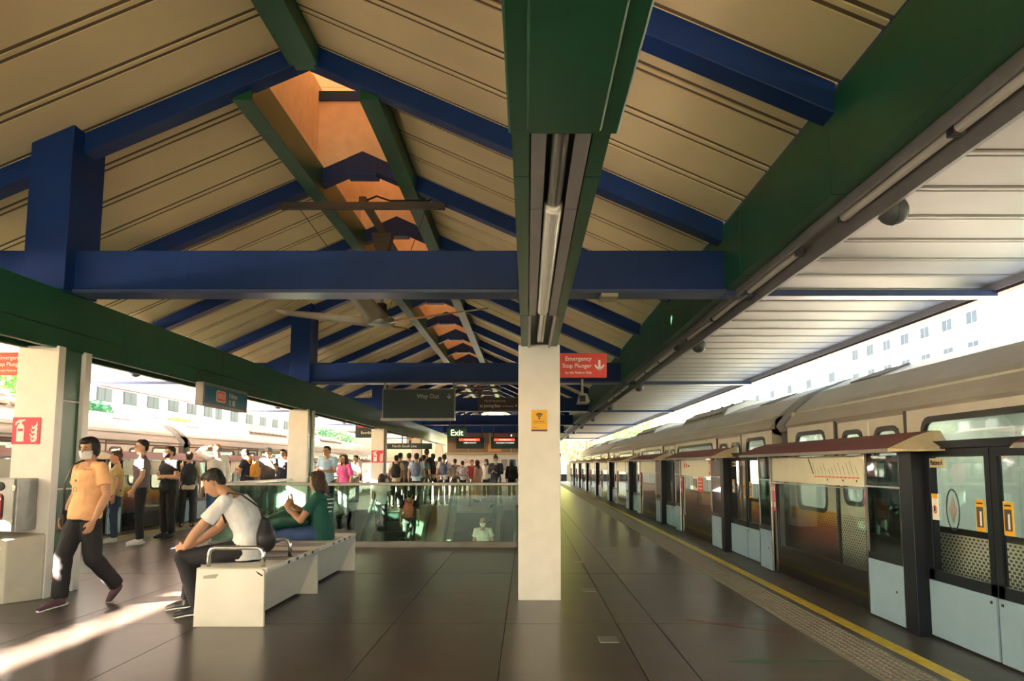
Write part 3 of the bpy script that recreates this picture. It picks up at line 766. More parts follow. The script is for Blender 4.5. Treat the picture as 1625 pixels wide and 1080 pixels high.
tag(dk_, 'sloping metal deck between the two escalators', 'deck')
# ================================================================ SIGNS
def arrow_down(x, z, y, h, m, par, name='arrow'):
    w_ = h*.10
    b = B(); b.box(x-w_, x+w_, y, y+.0015, z-h*.42, z+h*.5)
    for s in (-1, 1):
        b.prism([(x, z-h*.5), (x+s*h*.42, z-h*.08), (x+s*h*.42, z+h*.16), (x, z-h*.26)], 'y', y, y+.0015)
    return b.obj(name, m, par, world=True)
def hang_sign(name, label, x0, x1, y, z0, z1, m, rods=None, top=3.12, fr=GREYD, depth=.14):
    t = empty(name, ((x0+x1)/2, y, z0), label=label, cat='sign')
    box('casing', fr, x0-.02, x1+.02, y, y+depth, z0-.02, z1+.02, t, bev=.004, world=True)
    box('face', m, x0, x1, y-.006, y, z0, z1, t, world=True)
    for x in (rods or (x0+.1, x1-.1)): box('hanger', fr, x-.02, x+.02, y+depth/2-.02, y+depth/2+.02, z1, top, t, world=True)
    return t
# Emergency stop plunger signs
def esp(x0, y, z0, label):
    t = empty('stop_plunger_sign', (x0, y, z0), label=label, cat='sign', group='emergency stop plunger signs')
    box('board', RED, x0, x0+.50, y, y+.02, z0, z0+.255, t, bev=.003, world=True)
    text('Emergency', .062, (x0+.345, y-.001, z0+.195), FRONT, WHT, t, 'RIGHT', world=True)
    text('Stop Plunger', .062, (x0+.345, y-.001, z0+.122), FRONT, WHT, t, 'RIGHT', world=True, sx=.95)
    text('for this Platform Only', .036, (x0+.345, y-.001, z0+.052), FRONT, WHT, t, 'RIGHT', world=True, sx=.85)
    arrow_down(x0+.425, z0+.125, y-.002, .115, WHT, t)
    return t
esp(.325, 7.88, 2.215, 'red emergency stop plunger sign fixed to the wifi post')
esp(-5.90, 8.402, 2.30, 'red emergency stop plunger sign half hidden behind the left column')
# wifi notice
t = empty('wifi_notice', (.14, 7.72, 1.62), label='yellow wifi notice stuck on the white post', cat='notice')
box('sheet', AMBER, .045, .205, 7.712, 7.72, 1.655, 1.87, t, world=True)
box('footer', mat('print_purple', (.10, .05, .09), .5), .045, .205, 7.7105, 7.712, 1.655, 1.672, t, world=True)
wf = B()
for r_ in (.022, .036, .050):
    n_ = 10; vs = []; fs = []
    for k in range(n_+1):
        a = R(48)+R(84)*k/n_
        for q in (r_-.0045, r_+.0045): vs.append((.125+q*math.cos(a), 7.7105, 1.785+q*math.sin(a)))
    for k in range(n_): fs.append((2*k, 2*k+1, 2*k+3, 2*k+2))
    wf.add(vs, fs)
wf.lathe([(.009, 7.7100), (.009, 7.712)], (.125, 0, 1.785), 14, 'y'); wf.obj('wifi_mark', BLACK, t, world=True)
text('FREE WIRELESS', .017, (.125, 7.711, 1.752), FRONT, BLACK, t, 'CENTER', world=True, sx=.95)
box('print', GREYD, .06, .19, 7.7105, 7.712, 1.735, 1.737, t, world=True); box('print', GREYD, .06, .11, 7.7105, 7.712, 1.690, 1.694, t, world=True)
# Yishun name sign under the left beam (faces +X, double sided)
t = empty('station_name_sign', (-4.85, 12.0, 2.2), label='teal station name sign reading Yishun hung under the left green beam', cat='sign')
box('casing', GREYP, -4.83, -4.71, 11.15, 12.92, 2.19, 2.53, t, bev=.006, world=True)
box('face', SIGNB, -4.712, -4.702, 11.19, 12.88, 2.225, 2.485, t, world=True)
def rrect(y0, y1, z0, z1, r, x, m, nm, th=.0015):
    pts = []
    for cy, cz, a0 in ((y1-r, z1-r, 0), (y0+r, z1-r, 90), (y0+r, z0+r, 180), (y1-r, z0+r, 270)):
        for k in range(5): a = R(a0+22.5*k); pts.append((cy+r*math.cos(a), cz+r*math.sin(a)))
    return B().prism(pts, 'x', x, x+th).obj(nm, m, t, world=True)
rrect(11.60, 11.97, 2.275, 2.45, .045, -4.7025, WHT, 'line_badge'); rrect(11.625, 11.945, 2.29, 2.435, .035, -4.7012, ORANGE, 'line_badge')
text('NS13', .105, (-4.6985, 11.785, 2.362), TO_PX, WHT, t, 'CENTER', world=True, sx=1.05)
text('Yishun', .115, (-4.70, 12.08, 2.405), TO_PX, WHT, t, world=True, sx=1.15)
text('义 顺', .105, (-4.70, 12.08, 2.285), TO_PX, WHT, t, world=True, sx=1.15)
box('hanger', GREYD, -4.86, -4.80, 11.2, 11.3, 2.5, 2.66, t, world=True)
# Way Out sign
t = hang_sign('way_out_sign', 'large dark Way Out sign hanging under the second blue beam', -3.16, -1.60, 16.86, 2.34, 2.97, SIGND, (-3.14, -1.62), fr=GREYP)
box('tray', STEELD, -3.2, -1.58, 16.78, 17.0, 2.29, 2.335, t, world=True)
text('Way Out', .135, (-1.93, 16.853, 2.82), FRONT, mat('sign_grey_text', (.45, .48, .47), .5, var=0), t, 'RIGHT', world=True, sx=.95)
arrow_down(-1.71, 2.82, 16.852, .12, MC['sign_grey_text'], t)
# platform direction sign (brown)
t = hang_sign('direction_sign', 'dark brown direction sign reading to Jurong East', -1.62, -.26, 25.78, 3.17, 3.56, SIGNBR, (-1.6,), top=3.9, depth=.18)
text('North South Line', .10, (-.72, 25.772, 3.46), FRONT, MC['sign_grey_text'], t, 'RIGHT', world=True)
text('to Jurong East', .15, (-1.58, 25.772, 3.29), FRONT, WHT, t, world=True, sx=.82); text('via Woodlands', .07, (-.83, 25.772, 3.28), FRONT, WHT, t, world=True, sx=.9)
text('+', .16, (-.36, 25.772, 3.29), FRONT, WHT, t, 'CENTER', world=True)
# Exit sign
t = hang_sign('exit_sign', 'small green lit Exit sign hanging over the crowd', -2.68, -2.06, 26.05, 2.26, 2.54, EXITG, (-2.62, -2.12), depth=.1)
text('Exit', .28, (-2.37, 26.04, 2.395), FRONT, EXITW, t, 'CENTER', world=True)
# train indicator screens
for i, (x0, s1, s2) in enumerate(((-3.2, 'North South Line', 'to Marina South Pier'), (-1.61, 'North South Line', 'to Jurong East via Woodlands'))):
    t = hang_sign('indicator_screen', ['train indicator screen reading to Marina South Pier', 'train indicator screen reading to Jurong East'][i], x0, x0+1.25, 35.03, 2.07, 2.55, SIGND)
    box('red_band', SCRR, x0+.12, x0+1.06, 35.018, 35.024, 2.40, 2.51, t, world=True)
    text(s1, .075, (x0+.62, 35.015, 2.455), FRONT, SCRW, t, 'CENTER', world=True)
    text(s2, .085, (x0+.62, 35.015, 2.32), FRONT, SCRW, t, 'CENTER', world=True, sx=.8)
# small signs along the left edge
for i, (x, y, z, lab) in enumerate(((-5.78, 26.03, 2.25, 'small black and red sign hanging past the third left column'), (-6.75, 44.03, 2.4, 'small red and black sign hanging beyond the fourth left column'))):
    t = hang_sign('platform_sign', lab, x, x+.75, y, z, z+.55, SIGND, top=3.12)
    box('red_band', RED, x+.05, x+.7, y-.009, y-.006, z+.32, z+.52, t, world=True); text('Exit', .13, (x+.37, y-.01, z+.42), FRONT, WHT, t, 'CENTER', world=True); text('Boarding', .13, (x+.37, y-.01, z+.15), FRONT, WHT, t, 'CENTER', world=True, sx=.85)
t = hang_sign('line_sign', 'long low black sign with a red badge above the queue', -6.0, -3.9, 31.5, 1.98, 2.18, SIGND, (-5.1, -4.9), top=2.53)
text('North South Line', .14, (-5.5, 31.49, 2.08), FRONT, WHT, t, world=True); B().lathe([(.06, 31.485), (.06, 31.49)], (-5.75, 0, 2.08), 14, 'y').obj('badge', RED, t, world=True)
# fire extinguisher pictograms
def fire_sign(x, y, z, s, label):
    t = empty('fire_sign', (x, y, z), label=label, cat='sign', group='fire extinguisher signs')
    FR_ = mat('fire_sign_red', (.75, .05, .10), .45, var=.02)
    box('board', FR_, x-.14*s, x+.14*s, y-.004, y, z-.135*s, z+.135*s, t, world=True)
    b = B(); q = y-.0055
    b.prism([(x-.095*s, z-.11*s), (x-.02*s, z-.11*s), (x-.02*s, z+.04*s), (x-.035*s, z+.065*s), (x-.08*s, z+.065*s), (x-.095*s, z+.04*s)], 'y', q, y-.004)
    b.box(x-.07*s, x-.045*s, q, y-.004, z+.065*s, z+.10*s); b.prism([(x-.065*s, z+.085*s), (x-.015*s, z+.10*s), (x-.015*s, z+.115*s), (x-.075*s, z+.11*s), (x-.11*s, z+.085*s), (x-.115*s, z+.055*s), (x-.10*s, z+.055*s), (x-.095*s, z+.075*s)], 'y', q, y-.004)
    b.obj('extinguisher_mark', WHT, t, world=True)
    box('extinguisher_mark', FR_, x-.083*s, x-.032*s, y-.0065, y-.0055, z-.005*s, z+.02*s, t, world=True)
    f = B()
    for dz, sc in ((.045, .75), (.0, .9), (-.045, 1.05), (-.085, .9)):
        f.prism([(x+(.115-.09*sc*.9)*s, z+(dz+.02)*s), (x+.07*s, z+(dz-.012)*s), (x+.10*s, z+(dz+.02)*s), (x+.108*s, z+(dz+.05)*s), (x+.115*s, z+(dz+.01)*s), (x+.10*s, z+(dz-.025)*s), (x+.06*s, z+(dz-.03)*s)], 'y', q, y-.004)
    f.obj('flame_mark', WHT, t, world=True)
fire_sign(-5.07, 7.795, 1.665, 1.0, 'red fire extinguisher pictogram sign on the near left column')
fire_sign(-4.98, 25.795, 1.60, 1.5, 'red fire extinguisher sign on a farther left column')
# extinguisher cabinet on its plinth
pl = empty('column_plinth', (-5.2, 7.62, 0), label='cream sloping plinth at the foot of the left column', cat='plinth')
PLM = mat('plinth_cream', (.62, .58, .48), .5, var=.05)
B().add([(-5.75, 7.5, 0), (-4.99, 7.5, 0), (-4.80, 7.79, 0), (-5.75, 7.79, 0), (-5.75, 7.5, .66), (-4.99, 7.5, .60), (-4.80, 7.79, .64), (-5.75, 7.79, .68)],
        [(3,2,1,0),(4,5,6,7),(0,1,5,4),(1,2,6,5),(2,3,7,6),(3,0,4,7)]).obj('body', PLM, pl, bev=.01, world=True)
B().lathe([(.016, 7.494), (.016, 7.51)], (-5.06, 0, .52), 14, 'y').obj('badge', WHT, pl, world=True)
cb_ = empty('extinguisher_cabinet', (-5.2, 7.6, .68), label='stainless fire extinguisher cabinet on the plinth by the left column', cat='cabinet')
box('body', STEELD, -5.45, -4.905, 7.48, 7.785, .68, 1.19, cb_, bev=.008, world=True)
dr = box('door', mat('cabinet_door', (.42, .43, .45), .35, .6), -5.45, -4.93, 7.455, 7.48, .69, 1.185, cb_, bev=.004, world=True)
rrp = []
for cx, cz, a0 in ((-5.055, 1.0, 0), (-5.125, 1.0, 90), (-5.125, .84, 180), (-5.055, .84, 270)):
    for k in range(5): a = R(a0+22.5*k); rrp.append((cx+.035*math.cos(a), cz+.045*math.sin(a)))
B().prism(rrp, 'y', 7.449, 7.456).obj('window_rim', BLACK, dr, world=True)
B().lathe([(.04, 7.445), (.044, 7.456)], (-5.06, 0, 1.115), 20, 'y').obj('lock', BLACK, dr, world=True)
ex = B().lathe([(.0, .70), (.06, .71), (.062, .76), (.062, 1.0), (.045, 1.05), (.02, 1.08)], (-5.09, 7.6, 0), 18).obj('fire_extinguisher', mat('extinguisher_red', (.5, .02, .03), .3))
ex['label'] = 'red fire extinguisher seen through the cabinet window'; ex['category'] = 'extinguisher'
B().box(-5.085, -5.035, 7.444, 7.449, .80, 1.04).obj('extinguisher_label', mat('label_red', (.45, .02, .04), .4), dr, world=True)
B().box(-5.08, -5.04, 7.443, 7.444, .985, 1.005).obj('print', WHT, dr, world=True); B().box(-5.075, -5.055, 7.443, 7.444, .84, .86).obj('print', WHT, dr, world=True)
for z in (.78, 1.10): box('hinge', STEEL, -4.945, -4.92, 7.45, 7.47, z-.025, z+.025, cb_, world=True)

# ================================================================ CEILING FANS
def fan(y, label):
    t = empty('ceiling_fan', (XC, y, 3.7), label=label, cat='fan', group='ceiling fans')
    FM = mat('fan_bracket', (.08, .065, .055), .5); BL = mat('fan_blade', (.36, .29, .21), .4, .35)
    for yy in (-1.6, 1.4):
        c = B(); c.box(-1.17, 1.17, yy-.04, yy+.04, 1.40, 1.50)
        for s in (-1, 1): c.box(s*1.17-.05, s*1.17+.05, yy-.05, yy+.05, 1.40, 1.62)
        c.obj('cross_bar', FM, t)
    box('long_bar', FM, -.05, .05, -1.65, 1.45, 1.50, 1.58, t)
    B().prism([(-.17, 1.5), (.17, 1.5), (.12, 1.25), (.05, 1.1), (-.05, 1.1), (-.12, 1.25)], 'y', -.12, .12).obj('mount', FM, t)
    B().tube([(0, 0, 1.15), (0, 0, .05)], .035, 12).obj('drop_rod', GREYP, t)
    B().lathe([(.06, .32), (.09, .30), (.10, .12), (.06, .08)], n=20).obj('motor', BLACK, t)
    B().lathe([(.02, .10), (.16, .09), (.22, .05), (.24, .0), (.22, -.04), (.1, -.06), (.01, -.062)], n=28).obj('hub', STEELD, t, smooth=True)
    bl = B()
    n_ = 9
    vs = []; fs = []
    for i in range(n_):
        u = i/(n_-1); r_ = .18+1.62*u; w_ = .19-.06*u; tw = R(20-9*u)
        for (a, h) in ((-w_, 0), (-w_*.3, .022), (w_*.5, .018), (w_, -.004), (w_*.5, .0), (-w_*.3, .004)):
            vs.append((r_, a*math.cos(tw)-h*math.sin(tw), a*math.sin(tw)+h*math.cos(tw)+.20*u))
    for i in range(n_-1):
        for k in range(6): fs.append((i*6+k, i*6+(k+1) % 6, (i+1)*6+(k+1) % 6, (i+1)*6+k))
    fs += [tuple(range(5, -1, -1)), tuple(range((n_-1)*6, n_*6))]
    bm_ = B().add(vs, fs).mesh('blade', True); bm_.materials.append(BL)
    for k in range(4):
        o = bpy.data.objects.new('blade', bm_); COL.objects.link(o); o.parent = t; o.rotation_euler = (0, 0, R(176+90*k))
    for s in (-1, 1):
        B().tube([(s*.95, -1.6, 1.42), (s*.12, 0, .2)], .006, 5).obj('stay_wire', BLACK, t)
    B().tube([(.02, -1.6, 1.52), (.2, -1.6, 1.60), (.4, -1.6, 1.53), (1.0, -1.6, 1.53), (1.12, -1.6, 1.7), (1.16, -1.6, 1.82)], .015, 6).obj('cable', BLACK, t)
    return t
fan(12.7, 'large four-blade ceiling fan hanging behind the first blue beam')
fan(39.7, 'distant ceiling fan seen beyond the Way Out sign')

# ================================================================ SPEAKERS, LAMPS, CAMERAS
SPK = mat('speaker_grey', (.09, .095, .11), .5)
def speaker(x, y, label, s=1):
    t = empty('ball_speaker', (x, y, 3.08), label=label, cat='speaker', group='ball speakers under the canopies')
    B().ell((0, 0, 0), .105, 22, 14).obj('ball', SPK, t, smooth=True)
    B().lathe([(.106, -.004), (.108, 0), (.106, .004)], n=24, axis='x').obj('seam_ring', GREYD, t)
    b = B(); b.tube([(0, 0, .10), (0, 0, .17)], .02, 10); b.tube([(-.05, 0, .09), (-.05, 0, .13), (.05, 0, .13), (.05, 0, .09)], .008, 6); b.obj('bracket', GREYP, t)
    B().tube([(0, .01, .17), (-.04*s, .0, .21), (-.06*s, .01, .15), (-.12*s, 0, .13)], .008, 6).obj('cable', BLACK, t)
for k in range(8):
    y = 5.2+6.1*k
    speaker(2.55, y, ['large grey ball speaker at the upper right under the canopy', 'second ball speaker along the right canopy'][k] if k < 2 else ORD[k]+' ball speaker along the right canopy', 1)
for k in range(5):
    speaker(2*XC-2.55, 14.5+4.2*k, ORD[k]+' ball speaker under the left canopy, beyond the left beam', -1)
def strip_light(x, y, ln, label, group):
    t = empty('strip_light', (x, y, 3.13), label=label, cat='light', group=group)
    B().tube([(0, 0, 0), (0, ln, 0)], .032, 12).obj('tube', TUBE, t); 
    for yy in (-.03, ln): box('end_cap', GREYD, -.035, .035, yy, yy+.03, -.035, .05, t)
y = 1.0
for k in range(12):
    strip_light(XC+XR+.23, y, 1.45, ORD[k]+' unlit tube light along the right outer beam, counted from the camera', 'tube lights along the right outer beam'); y += 1.52 if k % 3 != 2 else 2.4
y = 9.0
for k in range(8): strip_light(XC-XR-.23, y, 1.45, ORD[k]+' unlit tube light along the left outer beam', 'tube lights along the left outer beam'); y += 1.9
t = empty('hanging_camera', (1.2, 16.6, 2.75), label='grey security camera hanging on a pole beside the red stop sign', cat='camera')
B().tube([(0, 0, .1), (0, 0, .42)], .025, 10).obj('pole', BEIGE, t); B().prism([(-.12, -.12), (.12, -.12), (.16, -.07), (.09, .1), (-.06, .1)], 'y', -.16, .16).obj('housing', STEELD, t, bev=.01); box('lens_window', BLACK, -.07, .06, -.165, -.16, -.08, .05, t)
bx = box('junction_box', BEIGE, .78, .96, 7.93, 8.2, 3.075, 3.118, bev=.006); tag(bx, 'small cream junction box under the first blue beam', 'box')
for i, (x, w_) in enumerate(((-2.9, .45), (-1.0, 1.0))):
    t = empty('batten_lamp', (x, 43.9, 2.95), label=['short lit batten lamp under a far beam', 'long lit batten lamp under a far beam'][i], cat='light')
    box('tube', LAMP, -w_*.9, w_*.9, -.05, .05, .0, .08, t); box('backing', GREYP, -w_*.9, w_*.9, -.06, .06, .08, .17, t)

# ================================================================ FAR END OF THE PLATFORM
kw = empty('lift_lobby', (-1.9, 40, 0), label='brown panelled lift lobby behind the crowd with white poster wall', cat='kiosk')
BRN = mat('lobby_brown', (.30, .22, .17), .5)
for k in range(4): box('brown_panel', BRN, -4.1+k*1.1+.01, -4.1+(k+1)*1.1-.01, 39.6, 40.0, 1.85, 2.95, kw, bev=.01, world=True)
pw = box('poster_wall', mat('poster_white', (.80, .78, .80), .5), -4.1, .3, 39.65, 40.0, 0, 1.85, kw, world=True)
text('Stand on', .3, (-3.2, 39.64, 1.5), FRONT, mat('poster_pink', (.62, .18, .28), .5), pw, world=True); text('more Go', .3, (-3.3, 39.64, 1.15), FRONT, MC['poster_pink'], pw, world=True)
for i in range(4): box('poster', (GREYP, SIGNB, GREYP, BEIGE)[i], -1.3+.42*i, -1.0+.42*i, 39.62, 39.65, 1.05+.1*(i % 2), 1.6, kw, world=True)
box('ledge', BEIGE, -4.2, .3, 39.4, 39.65, 1.86, 1.95, kw, world=True)
pn = box('orange_notice', mat('notice_orange', (.75, .38, .16), .5), -2.0, -1.3, 39.57, 39.6, 2.0, 2.4, kw, world=True)
for i, (x, lab) in enumerate(((-2.95, 'curved steel queue rail on the left of the landing'), (-2.1, 'curved steel queue rail on the right of the landing'))):
    b = B().tube([(x-.3, 24.6, 0), (x-.3, 24.6, .85), (x-.22, 24.6, 1.0), (x+.22, 24.6, 1.0), (x+.3, 24.6, .85), (x+.3, 24.6, 0)], .03, 10); tag(b.obj('queue_rail', STEEL, smooth=True), lab, 'rail', 'queue rails')
rb = box('litter_bin', STEELD, -4.75, -4.35, 25.3, 25.6, 0, 1.05, bev=.03); tag(rb, 'grey steel bin beside a far left column', 'bin')
B().lathe([(.07, 25.29), (.07, 25.302)], (-4.6, 0, .93), 16, 'y').obj('opening', BLACK, rb, world=True)
ew = empty('end_fence', (1.5, 64, 0), label='white end board over a dark low fence at the far platform end', cat='fence')
box('dark_board', NAVY, -8, 3.3, 64, 64.1, 0, .55, ew, world=True); box('white_board', WALLW, -8, 3.3, 64, 64.08, .56, 1.75, ew, world=True)
box('red_plate', RED, 2.0, 2.35, 63.95, 64.0, 1.35, 1.5, ew, world=True); B().tube([(2.75, 63.5, 0), (2.75, 63.5, 2.0)], .05, 10).obj('pole', GREYD, ew, world=True); box('lamp_head', GREYD, 2.68, 2.82, 63.4, 63.6, 1.95, 2.3, ew, world=True)

# ================================================================ BUILDINGS AND TREES
WINC = mat('window_glass_shaded', (.016, .026, .042), .3, var=.15, scale=.5)  # same panes, colour lightened for walls facing away from the sun
def block(label, xf, y0, y1, z0, z1, facing, m, rows, wx, cols, style=0):
    """slab block; facing = +1: windows look to +X"""
    t = empty('apartment_block', (xf, (y0+y1)/2, -7), label=label, cat='building', group='apartment blocks behind the tracks')
    xa, xb = sorted((xf, xf-facing*10)); box('wall', m, xa, xb, y0, y1, -7, z1, t, world=True)
    box('parapet', m, xa-.2, xb+.2, y0-.2, y1+.2, z1, z1+.5, t, world=True)
    sill = {}
    for zz in rows:
        a, c = sorted((xf, xf+facing*.35)); box('floor_ledge', m, a, c, y0, y1, zz-.65, zz-.5, t, world=True)
        for yy in cols:
            w2, h2 = wx
            a, c = sorted((xf-.0, xf+facing*.08)); fr = box('window', (FRAMEW if facing < 0 else FRAMEW) if style == 0 else MAROON, a, c, yy-w2/2-.12, yy+w2/2+.12, zz-.12, zz+h2+.12, t, world=True)
            n_ = 2 if style == 0 else 3
            for q in range(n_):
                p0 = yy-w2/2+q*w2/n_
                a, c = sorted((xf+facing*.06, xf+facing*.11)); box('pane', WINB if facing < 0 else WINC, a, c, p0+.05, p0+w2/n_-.05, zz, zz+h2, fr, world=True)
    return t
fr_ = lambda a, b_, s_: [a+s_*i for i in range(int((b_-a)/s_)+1)]
block('pale apartment block with maroon window grilles seen at far left', -46, 62, 80, 0, 13, 1, WALLP, (3.6, 6.6, 9.6), (2.2, 1.7), fr_(65, 78, 4.2), 1)
block('white apartment block with blue windows behind the left train roof', -52, 84, 128, 0, 14, 1, WALLW, (3.2, 6.2, 9.2), (3.2, 1.6), fr_(88, 126, 6.2))
block('farther white apartment block seen above the left train', -56, 134, 190, 0, 15, 1, WALLW, (3.2, 6.4, 9.6), (3.6, 1.7), fr_(139, 186, 8))
block('white apartment block with small windows above the right train', 40, 66, 98, 0, 20, -1, WALLW, (5.6, 8.4, 11.2, 14.0), (1.7, 1.1), fr_(68, 96, 4.1))
block('long pale block far behind the right train', 44, 106, 190, 0, 18, -1, WALLW, (3.6, 6.8, 10.0, 13.2), (2.2, 1.3), fr_(110, 186, 9))
def tree(label, x, y, zc, r, m, rz=1.0, n=1500, ls=.28, seed=1):
    rn = random.Random(seed)
    t = empty('tree', (x, y, -7), label=label, cat='tree', group='trees beyond the tracks')
    b = B(); b.tube([(0, 0, 0), (.15, .1, (zc+7)*.5), (0, 0, zc+7-r*.3)], [.32, .24, .12], 8)
    cl = []
    for k in range(11):
        a = rn.uniform(0, 6.28); e = rn.uniform(-.5, 1.2); q = V((math.cos(a)*math.cos(e)*r*.62, math.sin(a)*math.cos(e)*r*.62, math.sin(e)*r*.6*rz)); cl.append(q)
        b.tube([(0, 0, zc+7-r*.7), (q.x*.5, q.y*.5, zc+7+q.z*.4-r*.1), (q.x, q.y, zc+7+q.z)], [.12, .07, .03], 5)
    b.obj('trunk', BARK, t)
    lv = B(); vs = []; fs = []
    for k in range(n):
        q = cl[rn.randrange(11)]; d = V((rn.gauss(0, 1), rn.gauss(0, 1), rn.gauss(0, .8))).normalized()*r*.48*rn.random()**.4
        c = q+d+V((0, 0, zc+7)); u = V((rn.gauss(0,1), rn.gauss(0,1), rn.gauss(0,1))).normalized(); w_ = u.orthogonal().normalized(); s_ = ls*rn.uniform(.6, 1.3)
        i = len(vs); vs += [c-u*s_, c+w_*s_*.5, c+u*s_, c-w_*s_*.5]; fs.append((i, i+1, i+2, i+3))
    lv.v = [tuple(v) for v in vs]; lv.f = fs
    me = bpy.data.meshes.new('foliage'); me.from_pydata(lv.v, [], lv.f); me.materials.append(m)
    o = bpy.data.objects.new('foliage', me); COL.objects.link(o); o.parent = t; o['kind'] = 'stuff'
for i, (lab, x, y, zc, r, m) in enumerate((
    ('green tree at the left picture edge beside the red sign', -30, 44, 4.6, 3.6, LEAFG), ('deep green tree above the left train, left of the station sign', -41, 66, 5.2, 2.7, LEAFD),
    ('second deep green tree above the left train roof', -42, 74, 4.9, 2.8, LEAFD), ('bright yellow-green bush above the train below the station sign', -42, 92, 4.8, 2.4, LEAFY), ('yellow-green tree right of the station sign', -43, 101, 4.4, 2.6, LEAFY),
    ('small green tree left of the second column', -44, 122, 5.0, 2.6, LEAFG), ('green tree between the second and third columns', -43, 172, 6.0, 5.0, LEAFD),
    ('sunlit yellow-green tree at the far platform end', 6.5, 88, 4.0, 4.8, LEAFY), ('yellow-green tree behind the far end board', -2.5, 98, 3.2, 4.2, LEAFY), ('leafy green tree past the end of the right train', 13.5, 96, 3.6, 4.4, LEAFG))):
    tree(lab, x, y, zc, r, m, seed=i+3)
# ================================================================ PEOPLE
SKIN = {k: mat('skin_'+k, c, .5, var=.04, scale=14) for k, c in dict(a=(.62, .36, .22), b=(.50, .27, .16), c=(.38, .19, .10)).items()}
HAIR = {k: mat('hair_'+k, c, .62, var=.25, scale=40) for k, c in dict(k=(.012, .010, .010), b=(.045, .022, .014), g=(.16, .15, .14)).items()}
CL = {}
def cloth(n, c, rough=.8):
    if n not in CL: CL[n] = mat('cloth_'+n, c, rough, var=.08, scale=9, bump=.12, bscale=160)
    return CL[n]
EYEW = mat('eye_white', (.42, .36, .32), .4, var=0)
def remesh(o, vox, sm=2):
    md = o.modifiers.new('r', 'REMESH'); md.mode = 'VOXEL'; md.voxel_size = vox; md.use_smooth_shade = True
    if sm: s = o.modifiers.new('s', 'SMOOTH'); s.factor = .5; s.iterations = sm
    PENDING.append(o); return o
def fold(o, amp, size):
    tx = bpy.data.textures.get('folds%g' % size)
    if not tx: tx = bpy.data.textures.new('folds%g' % size, 'CLOUDS'); tx.noise_scale = size
    d = o.modifiers.new('d', 'DISPLACE'); d.texture = tx; d.strength = amp; d.mid_level = .5; d.texture_coords = 'LOCAL'
STAND = dict(pel=(0, 0, .95), wai=(0, 0, 1.09), che=(0, .005, 1.27), nec=(0, -.01, 1.44), hea=(0, .025, 1.578),
    ls=(-.175, -.01, 1.385), le=(-.235, -.03, 1.11), lw=(-.245, .03, .87), lh=(-.24, .06, .70),
    rs=(.175, -.01, 1.385), re=(.235, -.03, 1.11), rw=(.245, .03, .87), rh=(.24, .06, .70),
    lp=(-.088, 0, .90), lk=(-.10, .015, .49), la=(-.105, -.02, .085), lt=(-.125, .14, .03),
    rp=(.088, 0, .90), rk=(.10, .015, .49), ra=(.105, -.02, .085), rt=(.125, .14, .03))
PHONE = dict(le=(-.22, .06, 1.12), lw=(-.07, .27, 1.13), lh=(.0, .36, 1.18), re=(.22, .06, 1.12), rw=(.07, .27, 1.13), rh=(.03, .37, 1.20), hea=(0, .05, 1.562))
CROSS = dict(le=(-.24, .03, 1.12), lw=(-.02, .19, 1.14), lh=(.12, .17, 1.17), re=(.24, .03, 1.12), rw=(.02, .21, 1.10), rh=(-.12, .17, 1.10))
